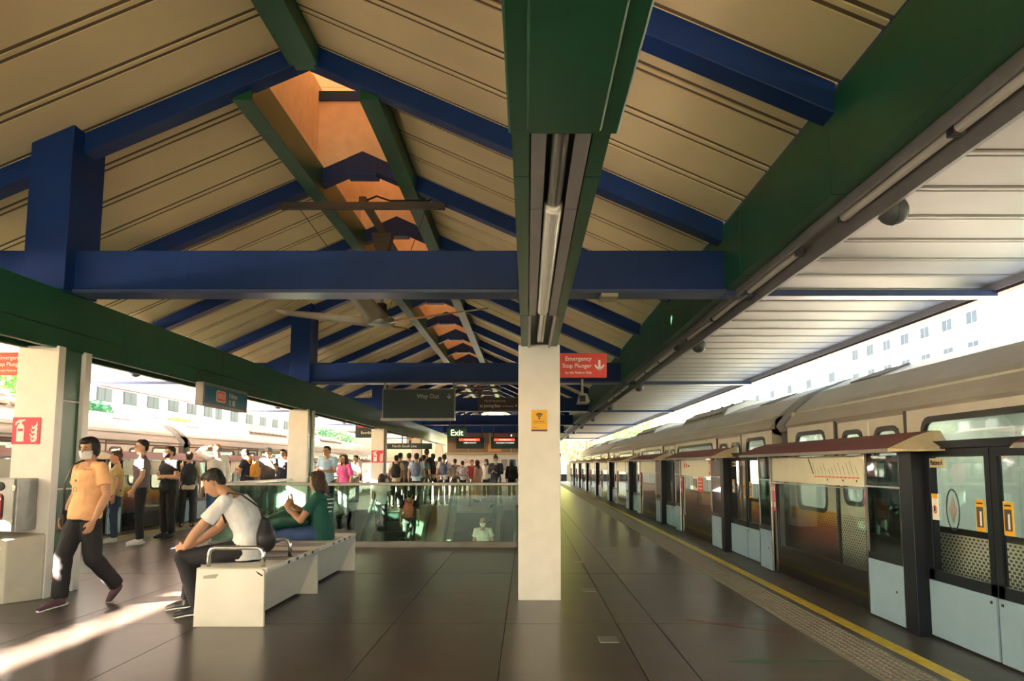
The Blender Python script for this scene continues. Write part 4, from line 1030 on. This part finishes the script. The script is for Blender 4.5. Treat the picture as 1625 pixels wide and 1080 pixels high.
def person(label, loc, face, H=1.70, pose={}, skin='b', top=None, sleeve=.55, pants=None, shoe=None, hair=('k', 'short'), vox=.016, mask=None, glasses=False, headrot=(0, 0), build=1.0, group=None, cap=None, pw=1.0, loose=1.0, skirt=False, kidpart=True):
    k = H/1.70
    J = {n: V(p)*k for n, p in {**STAND, **pose}.items() if isinstance(p, tuple)}
    t = empty('person', loc, R(face), label=label, cat='person', group=group)
    skm = SKIN[skin]; bw = build*k
    hr = Matrix.Rotation(R(headrot[0]), 3, 'Z') @ Matrix.Rotation(R(headrot[1]), 3, 'X')    # turn, nod (negative = down)
    hc = J['hea']
    def HP(x, y, z): return hc+hr @ (V((x, y, z))*k)
    side = (J['rs']-J['ls']).normalized(); hside = (J['rp']-J['lp']).normalized()
    def spine(u):      # u 0..1 pelvis to neck
        pts = [J['pel']-(J['wai']-J['pel'])*.75, J['pel'], J['wai'], J['che'], J['che']*.45+J['nec']*.55, J['nec']]
        return pts
    # ---- body
    b = B()
    def torso(bb, g, lo=0, hi=6, flare=0):
        P_ = spine(0); Wd = [.135, .165, .145, .165, .150, .062]; Dp = [.10, .118, .105, .118, .098, .06]
        rr = [((Wd[i]+g)*bw, (Dp[i]+g)*bw) for i in range(6)]
        if flare: rr[0] = (rr[0][0]+flare, rr[0][1]+flare*.6)
        bb.tube(P_[lo:hi], rr[lo:hi], 18, ref=side)
    torso(b, -.012)
    b.tube([J['nec']-V((0, 0, .05))*k, J['nec'], HP(0, -.015, -.05)], [.062*k, .054*k, .050*k], 12)
    # head
    b.ell(HP(0, -.012, .028), (.076*k, .096*k, .092*k), 18, 12, hr); b.ell(HP(0, .026, -.032), (.062*k, .068*k, .085*k), 16, 10, hr)
    b.ell(HP(0, .045, -.085), (.036*k, .036*k, .030*k), 12, 8, hr); b.ell(HP(0, .098, -.022), (.013*k, .018*k, .022*k), 10, 8, hr); b.ell(HP(0, .090, .002), (.009*k, .012*k, .026*k), 8, 6, hr)
    for s in (-1, 1): b.ell(HP(s*.078, -.008, -.012), (.010*k, .019*k, .031*k), 8, 8, hr)
    for q in 'lr':
        s, e, w_, h = (J[q+n] for n in ('s', 'e', 'w', 'h'))
        b.tube([s, s.lerp(e, .35), s.lerp(e, .8), e, e.lerp(w_, .3), w_.lerp(e, .15), w_], [.046*bw, .047*bw, .042*bw, .040*bw, .042*bw, .030*bw, .026*k], 12); b.ell(s, .047*bw); b.ell(e, .041*bw)
        # hand: palm, four fingers, thumb
        d = (h-w_).normalized(); L = .178*k; c_ = V((0, 1, 0)) if abs(d.y) < .75 else V((0, 0, 1))
        sv = (c_-d*c_.dot(d)).normalized(); nv = d.cross(sv)
        if nv.dot(V((0, 0, 1.2))-w_+V((-w_.x, 0, 0))) < 0: nv = -nv
        b.tube([w_-d*.01, w_+d*L*.18, w_+d*L*.48, w_+d*L*.54], [(.024*k, .018*k), (.036*k, .017*k), (.042*k, .015*k), (.038*k, .013*k)], 12, ref=sv)
        cu = pose.get(q+'curl', .35)
        for i, fl_ in enumerate((.40, .46, .43, .34)):
            o_ = w_+d*L*.50+sv*(.030-.020*i)*k; m_ = o_+(d*math.cos(cu)+nv*math.sin(cu))*L*fl_*.5; e_ = m_+(d*math.cos(cu*2.4)+nv*math.sin(cu*2.4))*L*fl_*.5
            b.tube([o_, m_, e_], [.0098*k, .0092*k, .0075*k], 8); b.ell(e_, .0075*k, 8, 6)
        o_ = w_+d*L*.16+sv*.026*k; m_ = o_+(d*.7+sv*.6+nv*.3).normalized()*L*.24; e_ = m_+(d*.95+nv*.35).normalized()*L*.2
        b.tube([o_, m_, e_], [.0125*k, .011*k, .009*k], 8); b.ell(e_, .009*k, 8, 6)
        p_, kn, an, tt = (J[q+n] for n in ('p', 'k', 'a', 't'))
        b.tube([p_, p_.lerp(kn, .3), p_.lerp(kn, .85), kn, kn.lerp(an, .3), kn.lerp(an, .8), an], [.082*bw, .078*bw, .054*bw, .052*bw, .050*bw, .034*bw, .034*k], 12); b.ell(kn, .052*bw)
        b.tube([an+(an-tt)*.30-V((0, 0, .03))*k, an-V((0, 0, .035))*k, tt], [.034*k, .040*k, .028*k], 10)
    bo = b.obj('body', skm, t); remesh(bo, vox, 2)
    # ---- clothes
    tm, pm, hm = top, pants, shoe or cloth('black_shoe', (.015, .015, .018), .5)
    g = .010*loose
    sb = B(); P_ = spine(0)
    torso(sb, g+.005, 0, 5, .020*loose); sb.ell(P_[4], (.135*bw, .088*bw, .05*bw)); 
    for q in 'lr':
        s, e, w_ = J[q+'s'], J[q+'e'], J[q+'w']
        sb.ell(s, (.057*bw+g*.4)); sb.tube([s, P_[4].lerp(P_[5], .45)+(s-P_[4])*.28], [.052*bw+g*.4, .050*bw], 12); 
        if sleeve <= 1: sb.tube([s+(P_[4]-s)*.25, s, s.lerp(e, sleeve*.5), s.lerp(e, sleeve)], [.056*bw+g, .054*bw+g*.6, .051*bw+g*1.1, .053*bw+g*1.6], 12)
        else: sb.tube([s+(P_[4]-s)*.25, s, s.lerp(e, .5), e, e.lerp(w_, .5), e.lerp(w_, .93)], [.060*bw+g, .058*bw+g*.6, .050*bw+g, .046*bw+g, .042*bw+g, .034*bw+g], 12)
    so_ = sb.obj('shirt', tm, t); remesh(so_, max(.010, vox*.9), 3); fold(so_, .020*loose if vox < .012 else .026, .09)
    if pm:
        pb = B(); lo = P_[0]
        pb.tube([P_[0]-(P_[1]-P_[0])*.2, P_[0], P_[1], P_[1].lerp(P_[2], .35)], [((.13)*bw, .10*bw), (.146*bw, .112*bw), (.170*bw, .125*bw), (.160*bw, .118*bw)], 18, ref=hside)
        for q in 'lr':
            p_, kn, an = J[q+'p'], J[q+'k'], J[q+'a']
            if skirt: continue
            pb.tube([p_, p_.lerp(kn, .3), p_.lerp(kn, .85), kn, kn.lerp(an, .35), kn.lerp(an, .95)], [.092*bw, .090*bw*pw**.5, .070*bw*pw, .068*bw*pw, .064*bw*pw, .060*bw*pw], 14); pb.ell(kn, .069*bw*pw)
            pb.ell(p_, .094*bw)
        if skirt: pb.tube([P_[1], P_[0], (J['lk']+J['rk'])/2, (J['la']+J['ra'])/2+V((0, 0, .06))], [(.165*bw, .12*bw), (.18*bw, .15*bw), (.20*bw, .18*bw), (.24*bw, .2*bw)], 18, ref=hside)
        po = pb.obj('skirt' if skirt else 'trousers', pm, t); remesh(po, max(.010, vox*.9), 3); fold(po, .018 if vox < .012 else .022, .10)
    for q in 'lr':
        an, tt = J[q+'a'], J[q+'t']; d = (tt-an); d.z = min(d.z, 0) if d.z < -.02 else d.z
        fw = V((d.x, d.y, 0)).normalized(); dn = (tt-an).normalized()
        heel = an+(an-tt)*.28-V((0, 0, .028))*k
        fb = B(); fb.tube([heel, an-V((0, 0, .03))*k, an.lerp(tt, .6)-V((0, 0, .008))*k, tt+(tt-an)*.22], [(.034*k, .042*k), (.043*k, .050*k), (.048*k, .038*k), (.030*k, .022*k)], 14, ref=fw.cross(V((0, 0, 1))))
        fb.tube([an-V((0, 0, .03))*k, an+V((0, 0, .02))*k], [.046*k, .042*k], 12)
        s_ = fb.obj('shoe', hm, t); remesh(s_, max(.008, vox*.6), 2)
        if vox < .012:
            up = (an-tt); n2 = fw.cross(V((0, 0, 1)))
            axis = (tt-heel).normalized(); dnn = axis.cross(n2).normalized(); dnn = -dnn if dnn.z > 0 else dnn
            ob = B(); ob.tube([heel+dnn*.034*k-axis*.035*k, heel+dnn*.036*k, an.lerp(tt, .6)+dnn*.030*k-V((0, 0, .02))*k*.0, tt+(tt-an)*.25+dnn*.016*k], [(.026*k, .010*k), (.040*k, .012*k), (.050*k, .012*k), (.024*k, .010*k)], 12, ref=n2)
            ob.obj('sole', WHT, s_, smooth=True)
    # ---- hair and face
    hm_ = HAIR[hair[0]]; st = hair[1]; hb = B()
    if st != 'bald':
        hb.ell(HP(0, -.026, .044), (.082*k, .094*k, .086*k), 18, 12, hr); hb.ell(HP(0, .012, .092), (.064*k, .066*k, .036*k), 16, 8, hr)
        hb.ell(HP(0, -.066, -.01), (.068*k, .044*k, .062*k), 14, 8, hr)
        if st == 'bob':
            for s in (-1, 1): hb.ell(HP(s*.072, -.014, .014), (.030*k, .060*k, .080*k), 12, 8, hr)
            hb.ell(HP(0, .058, .082), (.062*k, .042*k, .030*k), 14, 8, hr); hb.ell(HP(0, -.062, -.02), (.080*k, .052*k, .075*k), 14, 8, hr)
        if st in ('long', 'lob'):
            z = -.14 if st == 'lob' else -.22
            for s in (-1, 1): hb.tube([HP(s*.058, -.01, .06), HP(s*.078, -.012, -.04), HP(s*.074, -.03, z)], [(.03*k, .06*k), (.028*k, .06*k), (.026*k, .05*k)], 10, ref=side)
            hb.tube([HP(0, -.05, .05), HP(0, -.075, -.06), HP(0, -.08, z-.03)], [(.08*k, .05*k), (.09*k, .045*k), (.075*k, .035*k)], 14, ref=side)
        if st == 'tail': hb.tube([HP(0, -.10, .05), HP(0, -.14, .0), HP(0, -.13, -.14)], [.03*k, .035*k, .015*k], 10)
        if st == 'bun': hb.ell(HP(0, -.06, .13), .045*k, 12, 8)
        if st == 'scarf':
            hb.ell(HP(0, -.01, .02), (.095*k, .108*k, .125*k), 16, 10, hr); hb.tube([HP(0, -.02, -.06), HP(0, -.02, -.22)], [(.09*k, .085*k), (.17*k, .12*k)], 14, ref=side)
    else:
        for s in (-1, 1): hb.ell(HP(s*.070, -.035, .0), (.016*k, .05*k, .045*k), 12, 8, hr)
        hb.ell(HP(0, -.085, -.005), (.062*k, .026*k, .050*k), 12, 8, hr)
    ho = hb.obj('headscarf' if st == 'scarf' else 'hair', hm_ if not isinstance(hair[0], tuple) else None, t); remesh(ho, max(.007, vox*.55), 2)
    if st != 'scarf': fold(ho, .010, .018)
    if cap:
        cb2 = B(); cb2.ell(HP(0, -.012, .068), (.088*k, .104*k, .070*k), 16, 8, hr); cb2.ell(HP(0, .105, .055), (.062*k, .060*k, .009*k), 14, 6, hr); cb2.obj('cap', cap, t, smooth=True)
    if kidpart:
        for s in (-1, 1):
            ey = B().ell(HP(s*.030, .080, .006), (.013*k, .007*k, .0055*k), 10, 6, hr).obj('eye', EYEW, t, smooth=True); B().ell(HP(s*.030, .086, .006), (.006*k, .004*k, .006*k), 8, 6, hr).obj('iris', BLACK, ey, smooth=True)
            B().ell(HP(s*.030, .084, .026), (.018*k, .007*k, .004*k), 10, 6, hr).obj('eyebrow', HAIR['k'], t, smooth=True)
        if not mask: B().ell(HP(0, .091, -.062), (.022*k, .006*k, .006*k), 10, 6, hr).obj('mouth', mat('lips', (.38, .12, .10), .5, var=0), t, smooth=True)
    if mask:
        mb = B(); n_, m2 = 11, 6; vs = []; fs = []
        for j in range(m2):
            v = j/(m2-1); zz = -.012-.088*v
            for i in range(n_):
                a = R(-82+164*i/(n_-1)); rx, ry = .074-.028*v*v, .076-.016*v*v+.028*math.sin(v*math.pi*.9)*math.cos(a)**3
                vs.append(HP(rx*math.sin(a), .024+ry*math.cos(a), zz))
        for j in range(m2-1):
            for i in range(n_-1): fs.append((j*n_+i, j*n_+i+1, (j+1)*n_+i+1, (j+1)*n_+i))
        mo = mb.add(vs, fs).obj('face_mask', mask, t, smooth=True); md = mo.modifiers.new('s', 'SOLIDIFY'); md.thickness = .004; md.offset = 1; PENDING.append(mo)
        if vox < .012:
            for s in (-1, 1): B().tube([HP(s*.072, .03, -.03), HP(s*.080, .0, -.005), HP(s*.082, -.02, .01)], .0018, 5).obj('mask_loop', mask, mo)
    if glasses:
        gb = B()
        for s in (-1, 1):
            gb.tube([HP(s*.032+.022*math.cos(a*math.pi/6), .098, .004+.016*math.sin(a*math.pi/6)) for a in range(13)], .0022, 5); gb.tube([HP(s*.054, .096, .006), HP(s*.078, .0, .006)], .002, 5)
        gb.tube([HP(-.01, .10, .006), HP(.01, .10, .006)], .002, 5); gb.obj('glasses', BLACK, t)
    t['_k'] = k
    return t, J, HP
def bag_obj(name, label, cat, parts, loc=(0, 0, 0), rz=0, group=None):
    t = empty(name, loc, R(rz), label=label, cat=cat, group=group)
    for nm, bb, m, kw in parts:
        o = bb.obj(nm, m, t, smooth=kw.get('smooth', True), bev=kw.get('bev', 0))
        if kw.get('vox'): remesh(o, kw['vox'], 4); fold(o, .012, .06)
    return t
def backpack(label, ploc, face, m, H=1.7, s=1.0, group='backpacks', zoff=0):
    k = H/1.7; z = (1.19+zoff)*k
    b = B(); b.ell((0, -.215*k, z), (.155*k*s, .10*k*s, .22*k*s), 16, 10); b.box(-.12*k*s, .12*k*s, -.26*k, -.14*k, z-.2*k*s, z+.10*k*s)
    pk = B(); pk.ell((0, -.30*k, z-.07*k), (.10*k*s, .05*k*s, .09*k*s), 14, 8)
    st = B()
    for q in (-1, 1): st.tube([(q*.085*k, -.13*k, z+.16*k*s), (q*.10*k, -.03*k, 1.475*k), (q*.125*k, .105*k, 1.36*k), (q*.135*k, .115*k, 1.2*k), (q*.14*k, .0, 1.06*k), (q*.12*k, -.13*k, z-.16*k)], [(.026, .007)]*6, 8, ref=(1, 0, 0))
    hd = B().tube([(-.03, -.16*k, z+.2*k*s), (0, -.16*k, z+.235*k*s), (.03, -.16*k, z+.2*k*s)], .008, 6)
    return bag_obj('backpack', label, 'backpack', [('bag_body', b, m, dict(vox=.014)), ('pocket', pk, m, {}), ('strap', st, m, {}), ('grab_loop', hd, m, {})], ploc, face, group)
def phone(label, loc, rot, lit=False):
    o = B().box(-.037, .037, -.0045, .0045, -.075, .075).obj('phone', BLACK, bev=.004); o.location = loc; o.rotation_euler = [R(a) for a in rot]; tag(o, label, 'phone', 'phones')
    B().box(-.034, .034, -.0052, -.0045, -.07, .07).obj('screen', emit('screen_glow', (.7, .75, .8), .6) if 'screen_glow' not in MC else MC['screen_glow'], o); return o
BLKC = cloth('black', (.014, .014, .018)); NVY = cloth('navy', (.018, .022, .045)); JEAN = cloth('jeans', (.045, .10, .26)); DJEAN = cloth('dark_jeans', (.03, .05, .10)); WHC = cloth('white', (.78, .78, .80))
PEACH = cloth('peach', (.85, .47, .23)); GRT = cloth('green_tee', (.012, .11, .085)); GRYP = cloth('grey_mauve', (.17, .13, .15)); LBL = cloth('light_blue', (.36, .55, .76)); PKC = cloth('pink', (.78, .12, .40))
BEI = cloth('beige', (.62, .50, .36)); OLV = cloth('olive', (.50, .40, .16)); GRYC = cloth('grey', (.20, .20, .21)); CORAL = cloth('coral', (.60, .16, .09)); TEAL = cloth('teal', (.05, .10, .11)); BAGO = cloth('bag_orange', (.72, .33, .05)); LAV = cloth('lavender', (.62, .58, .72)); REDC = cloth('red_stripe', (.45, .06, .08)); PUR = cloth('purple', (.16, .12, .28)); FLO = cloth('floral', (.66, .38, .24)); BLB = cloth('blue_grey', (.14, .17, .30)); KHA = cloth('khaki', (.45, .26, .10))
SNK = cloth('white_shoe', (.70, .68, .64), .5); MASKW = mat('mask_white', (.82, .82, .84), .7, var=.02); MASKB = mat('mask_black', (.015, .015, .018), .7, var=0); MASKL = mat('mask_blue', (.35, .60, .75), .7, var=0); PLUM = cloth('plum_shoe', (.10, .05, .07))

# --- walking woman in peach
W1 = (-4.19, 7.42, 0)
wk = dict(pel=(0, .02, .955), lp=(-.085, .02, .90), rp=(.085, .02, .90), rk=(.085, .17, .50), ra=(.06, .20, .085), rt=(.07, .37, .03), lk=(-.08, -.03, .48), la=(-.05, -.35, .155), lt=(-.06, -.26, .035),
          re=(.27, -.05, 1.12), rw=(.32, .02, .90), rh=(.31, .08, .74), le=(-.25, -.02, 1.11), lw=(-.23, .09, .87), lh=(-.20, .14, .71))
person('woman in a peach T-shirt and white mask walking past the left column', W1, 155, 1.585, wk, 'b', PEACH, .62, BLKC, PLUM, ('k', 'bob'), .0075, MASKW, headrot=(18, -6), build=1.06, pw=1.22)
sl_ = B().prism([(-.018, 1.165), (.018, 1.165), (.006, 1.19)], 'y', .132, .136).obj('shirt_logo', GREYD, bpy.data.objects['person'])
B().tube([(.022*math.cos(a*math.pi/8), .141, 1.09+.022*math.sin(a*math.pi/8)) for a in range(17)], .0022, 5).obj('shirt_logo', GREYD, bpy.data.objects['person'])
t = empty('shirt_badge', (0, 0, 0)) if False else None
hb_ = B(); hb_.ell((.30, -.06, .80), (.07, .15, .13), 16, 10); hb_.box(.25, .35, -.19, .07, .68, .84)
sp_ = B().tube([(.20, .10, .86), (.165, .13, 1.15), (.125, .085, 1.32), (.12, -.01, 1.365), (.15, -.12, 1.25), (.24, -.16, .9)], [(.018, .006)]*6, 8, ref=(1, 0, 0))
bag_obj('shoulder_bag', 'black shoulder bag carried by the woman in the peach T-shirt', 'bag', [('bag_body', hb_, cloth('bag_black', (.02, .018, .022), .5), dict(vox=.012)), ('strap', sp_, CL['bag_black'], {})], W1, 155)
# --- seated man, white tee
M1 = (-2.50, 7.02, 0)
sit = dict(pel=(0, 0, .585), wai=(0, .0, .72), che=(0, .07, .90), nec=(0, .20, 1.055), hea=(0, .335, 1.155),
           ls=(-.185, .165, 1.0), le=(-.23, .38, .735), lw=(-.16, .50, .60), lh=(-.10, .62, .575), rs=(.185, .165, 1.0), re=(.22, .36, .74), rw=(.12, .50, .62), rh=(.05, .61, .60),
           lp=(-.095, .03, .56), lk=(-.13, .53, .515), la=(-.14, .37, .085), lt=(-.16, .53, .03), rp=(.095, .03, .56), rk=(.17, .55, .50), ra=(.17, .60, .085), rt=(.19, .76, .03))
person('man in a white T-shirt sitting bent over his phone on the bench', M1, 90, 1.70, sit, 'b', WHC, .62, BLKC, None, ('k', 'short'), .0075, headrot=(0, -38), build=1.05)
phone('phone held low by the seated man in white', (-3.10, 6.96, .60), (75, 0, 60))
bb_ = B(); bb_.ell((-.03, -.16, .66), (.10, .095, .125), 16, 10); bb_.tube([(-.03, -.16, .70), (-.03, -.15, .85)], [.085, .03], 12)
st_ = B().tube([(-.03, -.145, .84), (-.07, -.10, .95), (-.14, .03, 1.06), (-.15, .14, 1.075), (-.10, .24, .98), (.02, .22, .80)], [(.020, .006)]*6, 8, ref=(1, 0, 0))
bag_obj('sling_bag', 'black drawstring bag on the back of the man in white', 'bag', [('bag_body', bb_, CL['bag_black'], dict(vox=.012)), ('strap', st_, CL['bag_black'], {})], M1, 90)
# --- seated woman, green tee
M2 = (-2.36, 9.0, 0)
sit2 = dict(pel=(0, 0, .60), wai=(0, .01, .74), che=(0, .02, .92), nec=(0, .03, 1.09), hea=(0, .085, 1.225), ls=(-.165, .03, 1.03), le=(-.22, .21, .76), lw=(-.11, .40, .88), lh=(-.04, .42, 1.02), rs=(.165, .03, 1.03), re=(.20, .22, .78), rw=(.09, .41, .92), rh=(.03, .43, 1.04),
            lp=(-.095, .03, .585), lk=(-.12, .56, .56), la=(-.12, .56, .085), lt=(-.13, .72, .03), rp=(.095, .03, .585), rk=(.13, .57, .56), ra=(.13, .60, .085), rt=(.14, .76, .03))
person('woman in a green T-shirt and jeans looking at her phone on the bench', M2, 90, 1.57, sit2, 'b', GRT, .62, JEAN, SNK, ('b', 'lob'), .009, headrot=(0, -14), build=1.12)
phone('phone held up by the seated woman in green', (-2.765, 8.985, 1.0), (-22, 0, 90))
gb_ = B(); gb_.tube([(-.04, .13, .67), (-.05, .22, .70), (-.05, .42, .70), (-.05, .56, .66), (-.05, .60, .65)], [(.10, .05), (.15, .09), (.16, .105), (.15, .10), (.13, .085)], 16, ref=(1, 0, 0))
gs_ = B().tube([(-.10, .26, .75), (-.19, .10, .80), (-.17, .04, .99), (-.08, -.06, .9)], [(.014, .006)]*4, 8)
bag_obj('tote_bag', 'dark green bag on the lap of the seated woman', 'bag', [('bag_body', gb_, cloth('bag_green', (.01, .075, .05), .4), dict(vox=.014)), ('strap', gs_, CL['bag_green'], {})], M2, 90)
for i, (z, w_) in enumerate(((.93, .15), (.885, .10), (.84, .12), (.79, .06))):
    c_ = V((-.098, -.108, z)); n_ = V((-.50, -.87, 0)); t_ = V((.87, -.50, 0))*(w_*.36); u_ = V((0, 0, .006))
    B().add([c_-t_-u_, c_+t_-u_, c_+t_+u_, c_-t_+u_, c_-t_-u_+n_*.003, c_+t_-u_+n_*.003, c_+t_+u_+n_*.003, c_-t_+u_+n_*.003], [(0,1,2,3),(4,7,6,5),(0,4,5,1),(1,5,6,2),(2,6,7,3),(3,7,4,0)]).obj('shirt_print', WHT, bpy.data.objects['person.002'])

# --- people waiting on the left
P = 'people waiting along the left platform edge'
person('man in glasses and a mauve-grey polo with black trousers and white shoes', (-6.44, 12.95, 0), 118, 1.74, dict(re=(.22, -.02, 1.12), rw=(.2, .1, .9), le=(-.24, .0, 1.11), lw=(-.2, .12, .90), lh=(-.15, .17, .74)), 'a', GRYP, .62, BLKC, SNK, ('k', 'short'), .011, glasses=True, headrot=(12, 0), group=P)
person('man in a black T-shirt and black mask with an arm across his waist', (-6.55, 14.2, 0), 150, 1.66, CROSS, 'a', BLKC, .6, BLKC, None, ('k', 'short'), .012, MASKB, True, build=1.15, group=P)
person('woman with brown hair half hidden behind the woman in peach', (-7.05, 13.3, 0), 120, 1.56, {}, 'b', OLV, .6, DJEAN, SNK, ('b', 'bun'), .014, group=P)
person('person in a beige shirt seen from behind with a large black backpack', (-7.25, 16.6, 0), 25, 1.60, {}, 'b', BEI, .9, BLKC, None, ('b', 'short'), .014, group=P, kidpart=False)
backpack('large black backpack worn over a beige shirt', (-7.25, 16.6, 0), 25, cloth('bag_dark', (.015, .02, .022)), 1.60, 1.15)
person('balding man in a white long-sleeved shirt shading his eyes', (-7.02, 17.5, 0), 40, 1.80, dict(le=(-.36, .16, 1.50), lw=(-.15, .22, 1.63), lh=(-.03, .20, 1.66), lcurl=.6), 'b', cloth('shirt_white', (.66, .62, .58)), 1.9, JEAN, cloth('brown_shoe', (.12, .06, .03), .5), ('g', 'bald'), .014, glasses=True, headrot=(15, 0), build=1.15, group=P)
person('man in a dark T-shirt and black cap bending his head', (-7.0, 19.4, 0), 70, 1.72, dict(hea=(0, .09, 1.56), **{k: v for k, v in PHONE.items() if k != 'hea'}), 'b', NVY, .6, BLKC, None, ('k', 'short'), .014, headrot=(0, -30), group=P, cap=BLKC, build=1.1)
backpack('orange and brown backpack worn by the man in the black cap', (-7.0, 19.4, 0), 70, BAGO, 1.72, .9)
person('man in a grey cap holding a hand to his face', (-6.75, 20.2, 0), 175, 1.76, dict(le=(-.24, .10, 1.15), lw=(-.10, .20, 1.40), lh=(-.05, .14, 1.55)), 'a', cloth('charcoal', (.06, .055, .065)), .6, BLKC, None, ('k', 'short'), .014, group=P, cap=GRYC, build=1.1)
person('young man in a red and grey top looking down at a phone', (-6.7, 21.4, 0), 140, 1.70, PHONE, 'b', CORAL, 1.9, GRYC, None, ('k', 'short'), .014, headrot=(0, -35), group=P)
person('young man in a white and navy polo beside the second column', (-6.6, 20.9, 0), 185, 1.74, {}, 'a', cloth('polo_navy', (.05, .05, .075)), .6, DJEAN, None, ('k', 'short'), .014, group=P)
person('man in a light blue shirt standing right behind the second column', (-4.72, 18.3, 0), 165, 1.78, PHONE, 'b', LBL, .62, NVY, None, ('k', 'short'), .013, glasses=True, group=P)
phone('phone held by the man in the light blue shirt', (-4.77, 17.95, 1.24), (65, 0, 0))
person('woman in a bright pink top with long hair behind the glass rail', (-4.62, 19.6, 0), 150, 1.58, {}, 'b', PKC, .9, GRYC, None, ('b', 'long'), .014, group=P)
person('person in a black T-shirt looking at a phone by the third column', (-6.3, 26.6, 0), 110, 1.68, PHONE, 'b', BLKC, .6, BLKC, None, ('b', 'short'), .016, headrot=(0, -25), group=P)
person('person in a white top waiting just left of the third column', (-6.1, 27.6, 0), 140, 1.66, {}, 'a', WHC, .6, GRYC, None, ('k', 'short'), .016, group=P)
# --- crowd beyond the escalators, and people on them
C_ = 'crowd beyond the escalators'
def esc_z(y): return -(21.9-y)*.577-.02 if y < 21.9 else 0
def cr(label, px, y, h, face, top, hair='short', skin='b', pants=BLKC, sleeve=.6, pose={}, z=None, **kw):
    x = (px-836)*(y*.9944)/1220
    return (person(label, (x, y, esc_z(y) if z is None else z), face, h, pose, skin, top, sleeve, pants, None, (kw.pop('hc', 'k'), hair), .017, group=C_, kidpart=(90 < face % 360 < 270), **kw), (x, y, esc_z(y) if z is None else z))
_, l_ = cr('woman in beige with a black backpack near the left end of the queue', 629, 23.9, 1.62, 5, BEI)
backpack('black backpack on the person in beige in the queue', l_, 5, BLKC, 1.62, 1.05)
cr('man in a purple and white striped shirt at the back of the queue', 635, 27.0, 1.74, -20, PUR)
cr('man in a black top left of the light blue shirt', 649, 26.0, 1.72, 10, NVY)
_, l_ = cr('man in a pale blue shirt with a blue backpack in the queue', 661, 23.7, 1.68, 0, cloth('pale_blue', (.52, .60, .72)))
backpack('blue-grey backpack on the man in pale blue', l_, 0, BLB, 1.68, 1.0)
cr('man in a dark teal T-shirt right of the pale blue shirt', 672, 25.0, 1.64, -15, TEAL)
cr('tall man in black standing above the queue', 677, 26.3, 1.86, 10, BLKC, sleeve=1.9)
cr('man in a mustard T-shirt in the queue', 687, 27.6, 1.72, 20, OLV)
cr('woman with a ponytail in the queue', 698, 29.0, 1.62, 0, GRYC, 'tail')
_, l_ = cr('man in a white shirt with a navy backpack', 705, 26.2, 1.68, -5, WHC)
backpack('navy backpack on the man in white in the queue', l_, -5, BLB, 1.68, .95)
cr('person in grey with a shoulder strap right of the navy backpack', 722, 30.5, 1.56, 10, GRYC, hair='short', hc='b')
cr('woman in a lavender blouse in front of the poster wall', 734, 30.0, 1.48, 0, LAV)
cr('person in a red and navy striped top by the poster wall', 749, 31.0, 1.52, 200, REDC, pants=KHA)
cr('person in a floral peach dress by the poster wall', 758, 27.5, 1.48, 60, FLO, 'scarf', pants=FLO, skirt=True, sleeve=1.9, hc='b')
cr('woman in white with a mask beside the floral dress', 772, 29.5, 1.54, 150, WHC, 'lob', mask=MASKW)
cr('woman in navy and red with a bun and blue mask reading her phone', 787, 24.3, 1.62, 170, NVY, 'bun', pose=PHONE, sleeve=1.9, pants=DJEAN, mask=MASKL, headrot=(0, -25), skirt=True)
cr('woman in black with long hair at the right end of the crowd', 812, 30.0, 1.50, 0, BLKC, 'long', sleeve=1.9)
cr('man in a white V-neck shirt and white mask riding the right escalator', 767, 19.1, 1.68, 178, WHC, 'bald', sleeve=.6, hc='k', mask=MASKW, pants=GRYC)
cr('person with a white top riding up near the top of the left escalator', 606, 21.0, 1.62, 10, WHC, 'lob', hc='b')
_, l_ = cr('person with a coral backpack riding up the left escalator', 651, 20.2, 1.66, 0, BLKC)
backpack('coral backpack halfway up the left escalator', l_, 0, CORAL, 1.66, .95)
cr('woman with sunlit hair low on the left escalator', 598, 18.6, 1.62, 5, NVY, 'long', hc='b')
cr('man in a white and black top low on the left escalator', 640, 18.4, 1.66, -10, cloth('pale_grey', (.45, .46, .44)))

# ================================================================ FINISH: apply modifiers and lettering in one pass
dg = bpy.context.evaluated_depsgraph_get()
done = {}
for o in PENDING:
    if o.name in done or not o.modifiers: continue
    me = bpy.data.meshes.new_from_object(o.evaluated_get(dg)); done[o.name] = me
shared = {}
for o in bpy.data.objects:
    if o.type == 'MESH' and o.name not in done and len(o.modifiers):
        me = shared.get(o.data.name)
        if me is None: me = bpy.data.meshes.new_from_object(o.evaluated_get(dg)); shared[o.data.name] = me
        done[o.name] = me
tm_ = [(o, par, nm, wd, bpy.data.meshes.new_from_object(o.evaluated_get(dg))) for o, par, nm, wd in TEXTS]
for n_, me in done.items():
    o = bpy.data.objects[n_]; o.modifiers.clear(); o.data = me
tcopy = []
for o, par, nm, wd, me in tm_:
    me.transform(o.matrix_basis)
    q = bpy.data.objects.new(nm, me); COL.objects.link(q)
    if par is not None:
        q.parent = par
        if wd: q.matrix_parent_inverse = par.matrix_basis.inverted() if not par.parent else (par.parent.matrix_basis @ par.matrix_parent_inverse @ par.matrix_basis).inverted()
    bpy.data.objects.remove(o)
for o in bpy.data.objects:
    if '_k' in o.keys(): del o['_k']
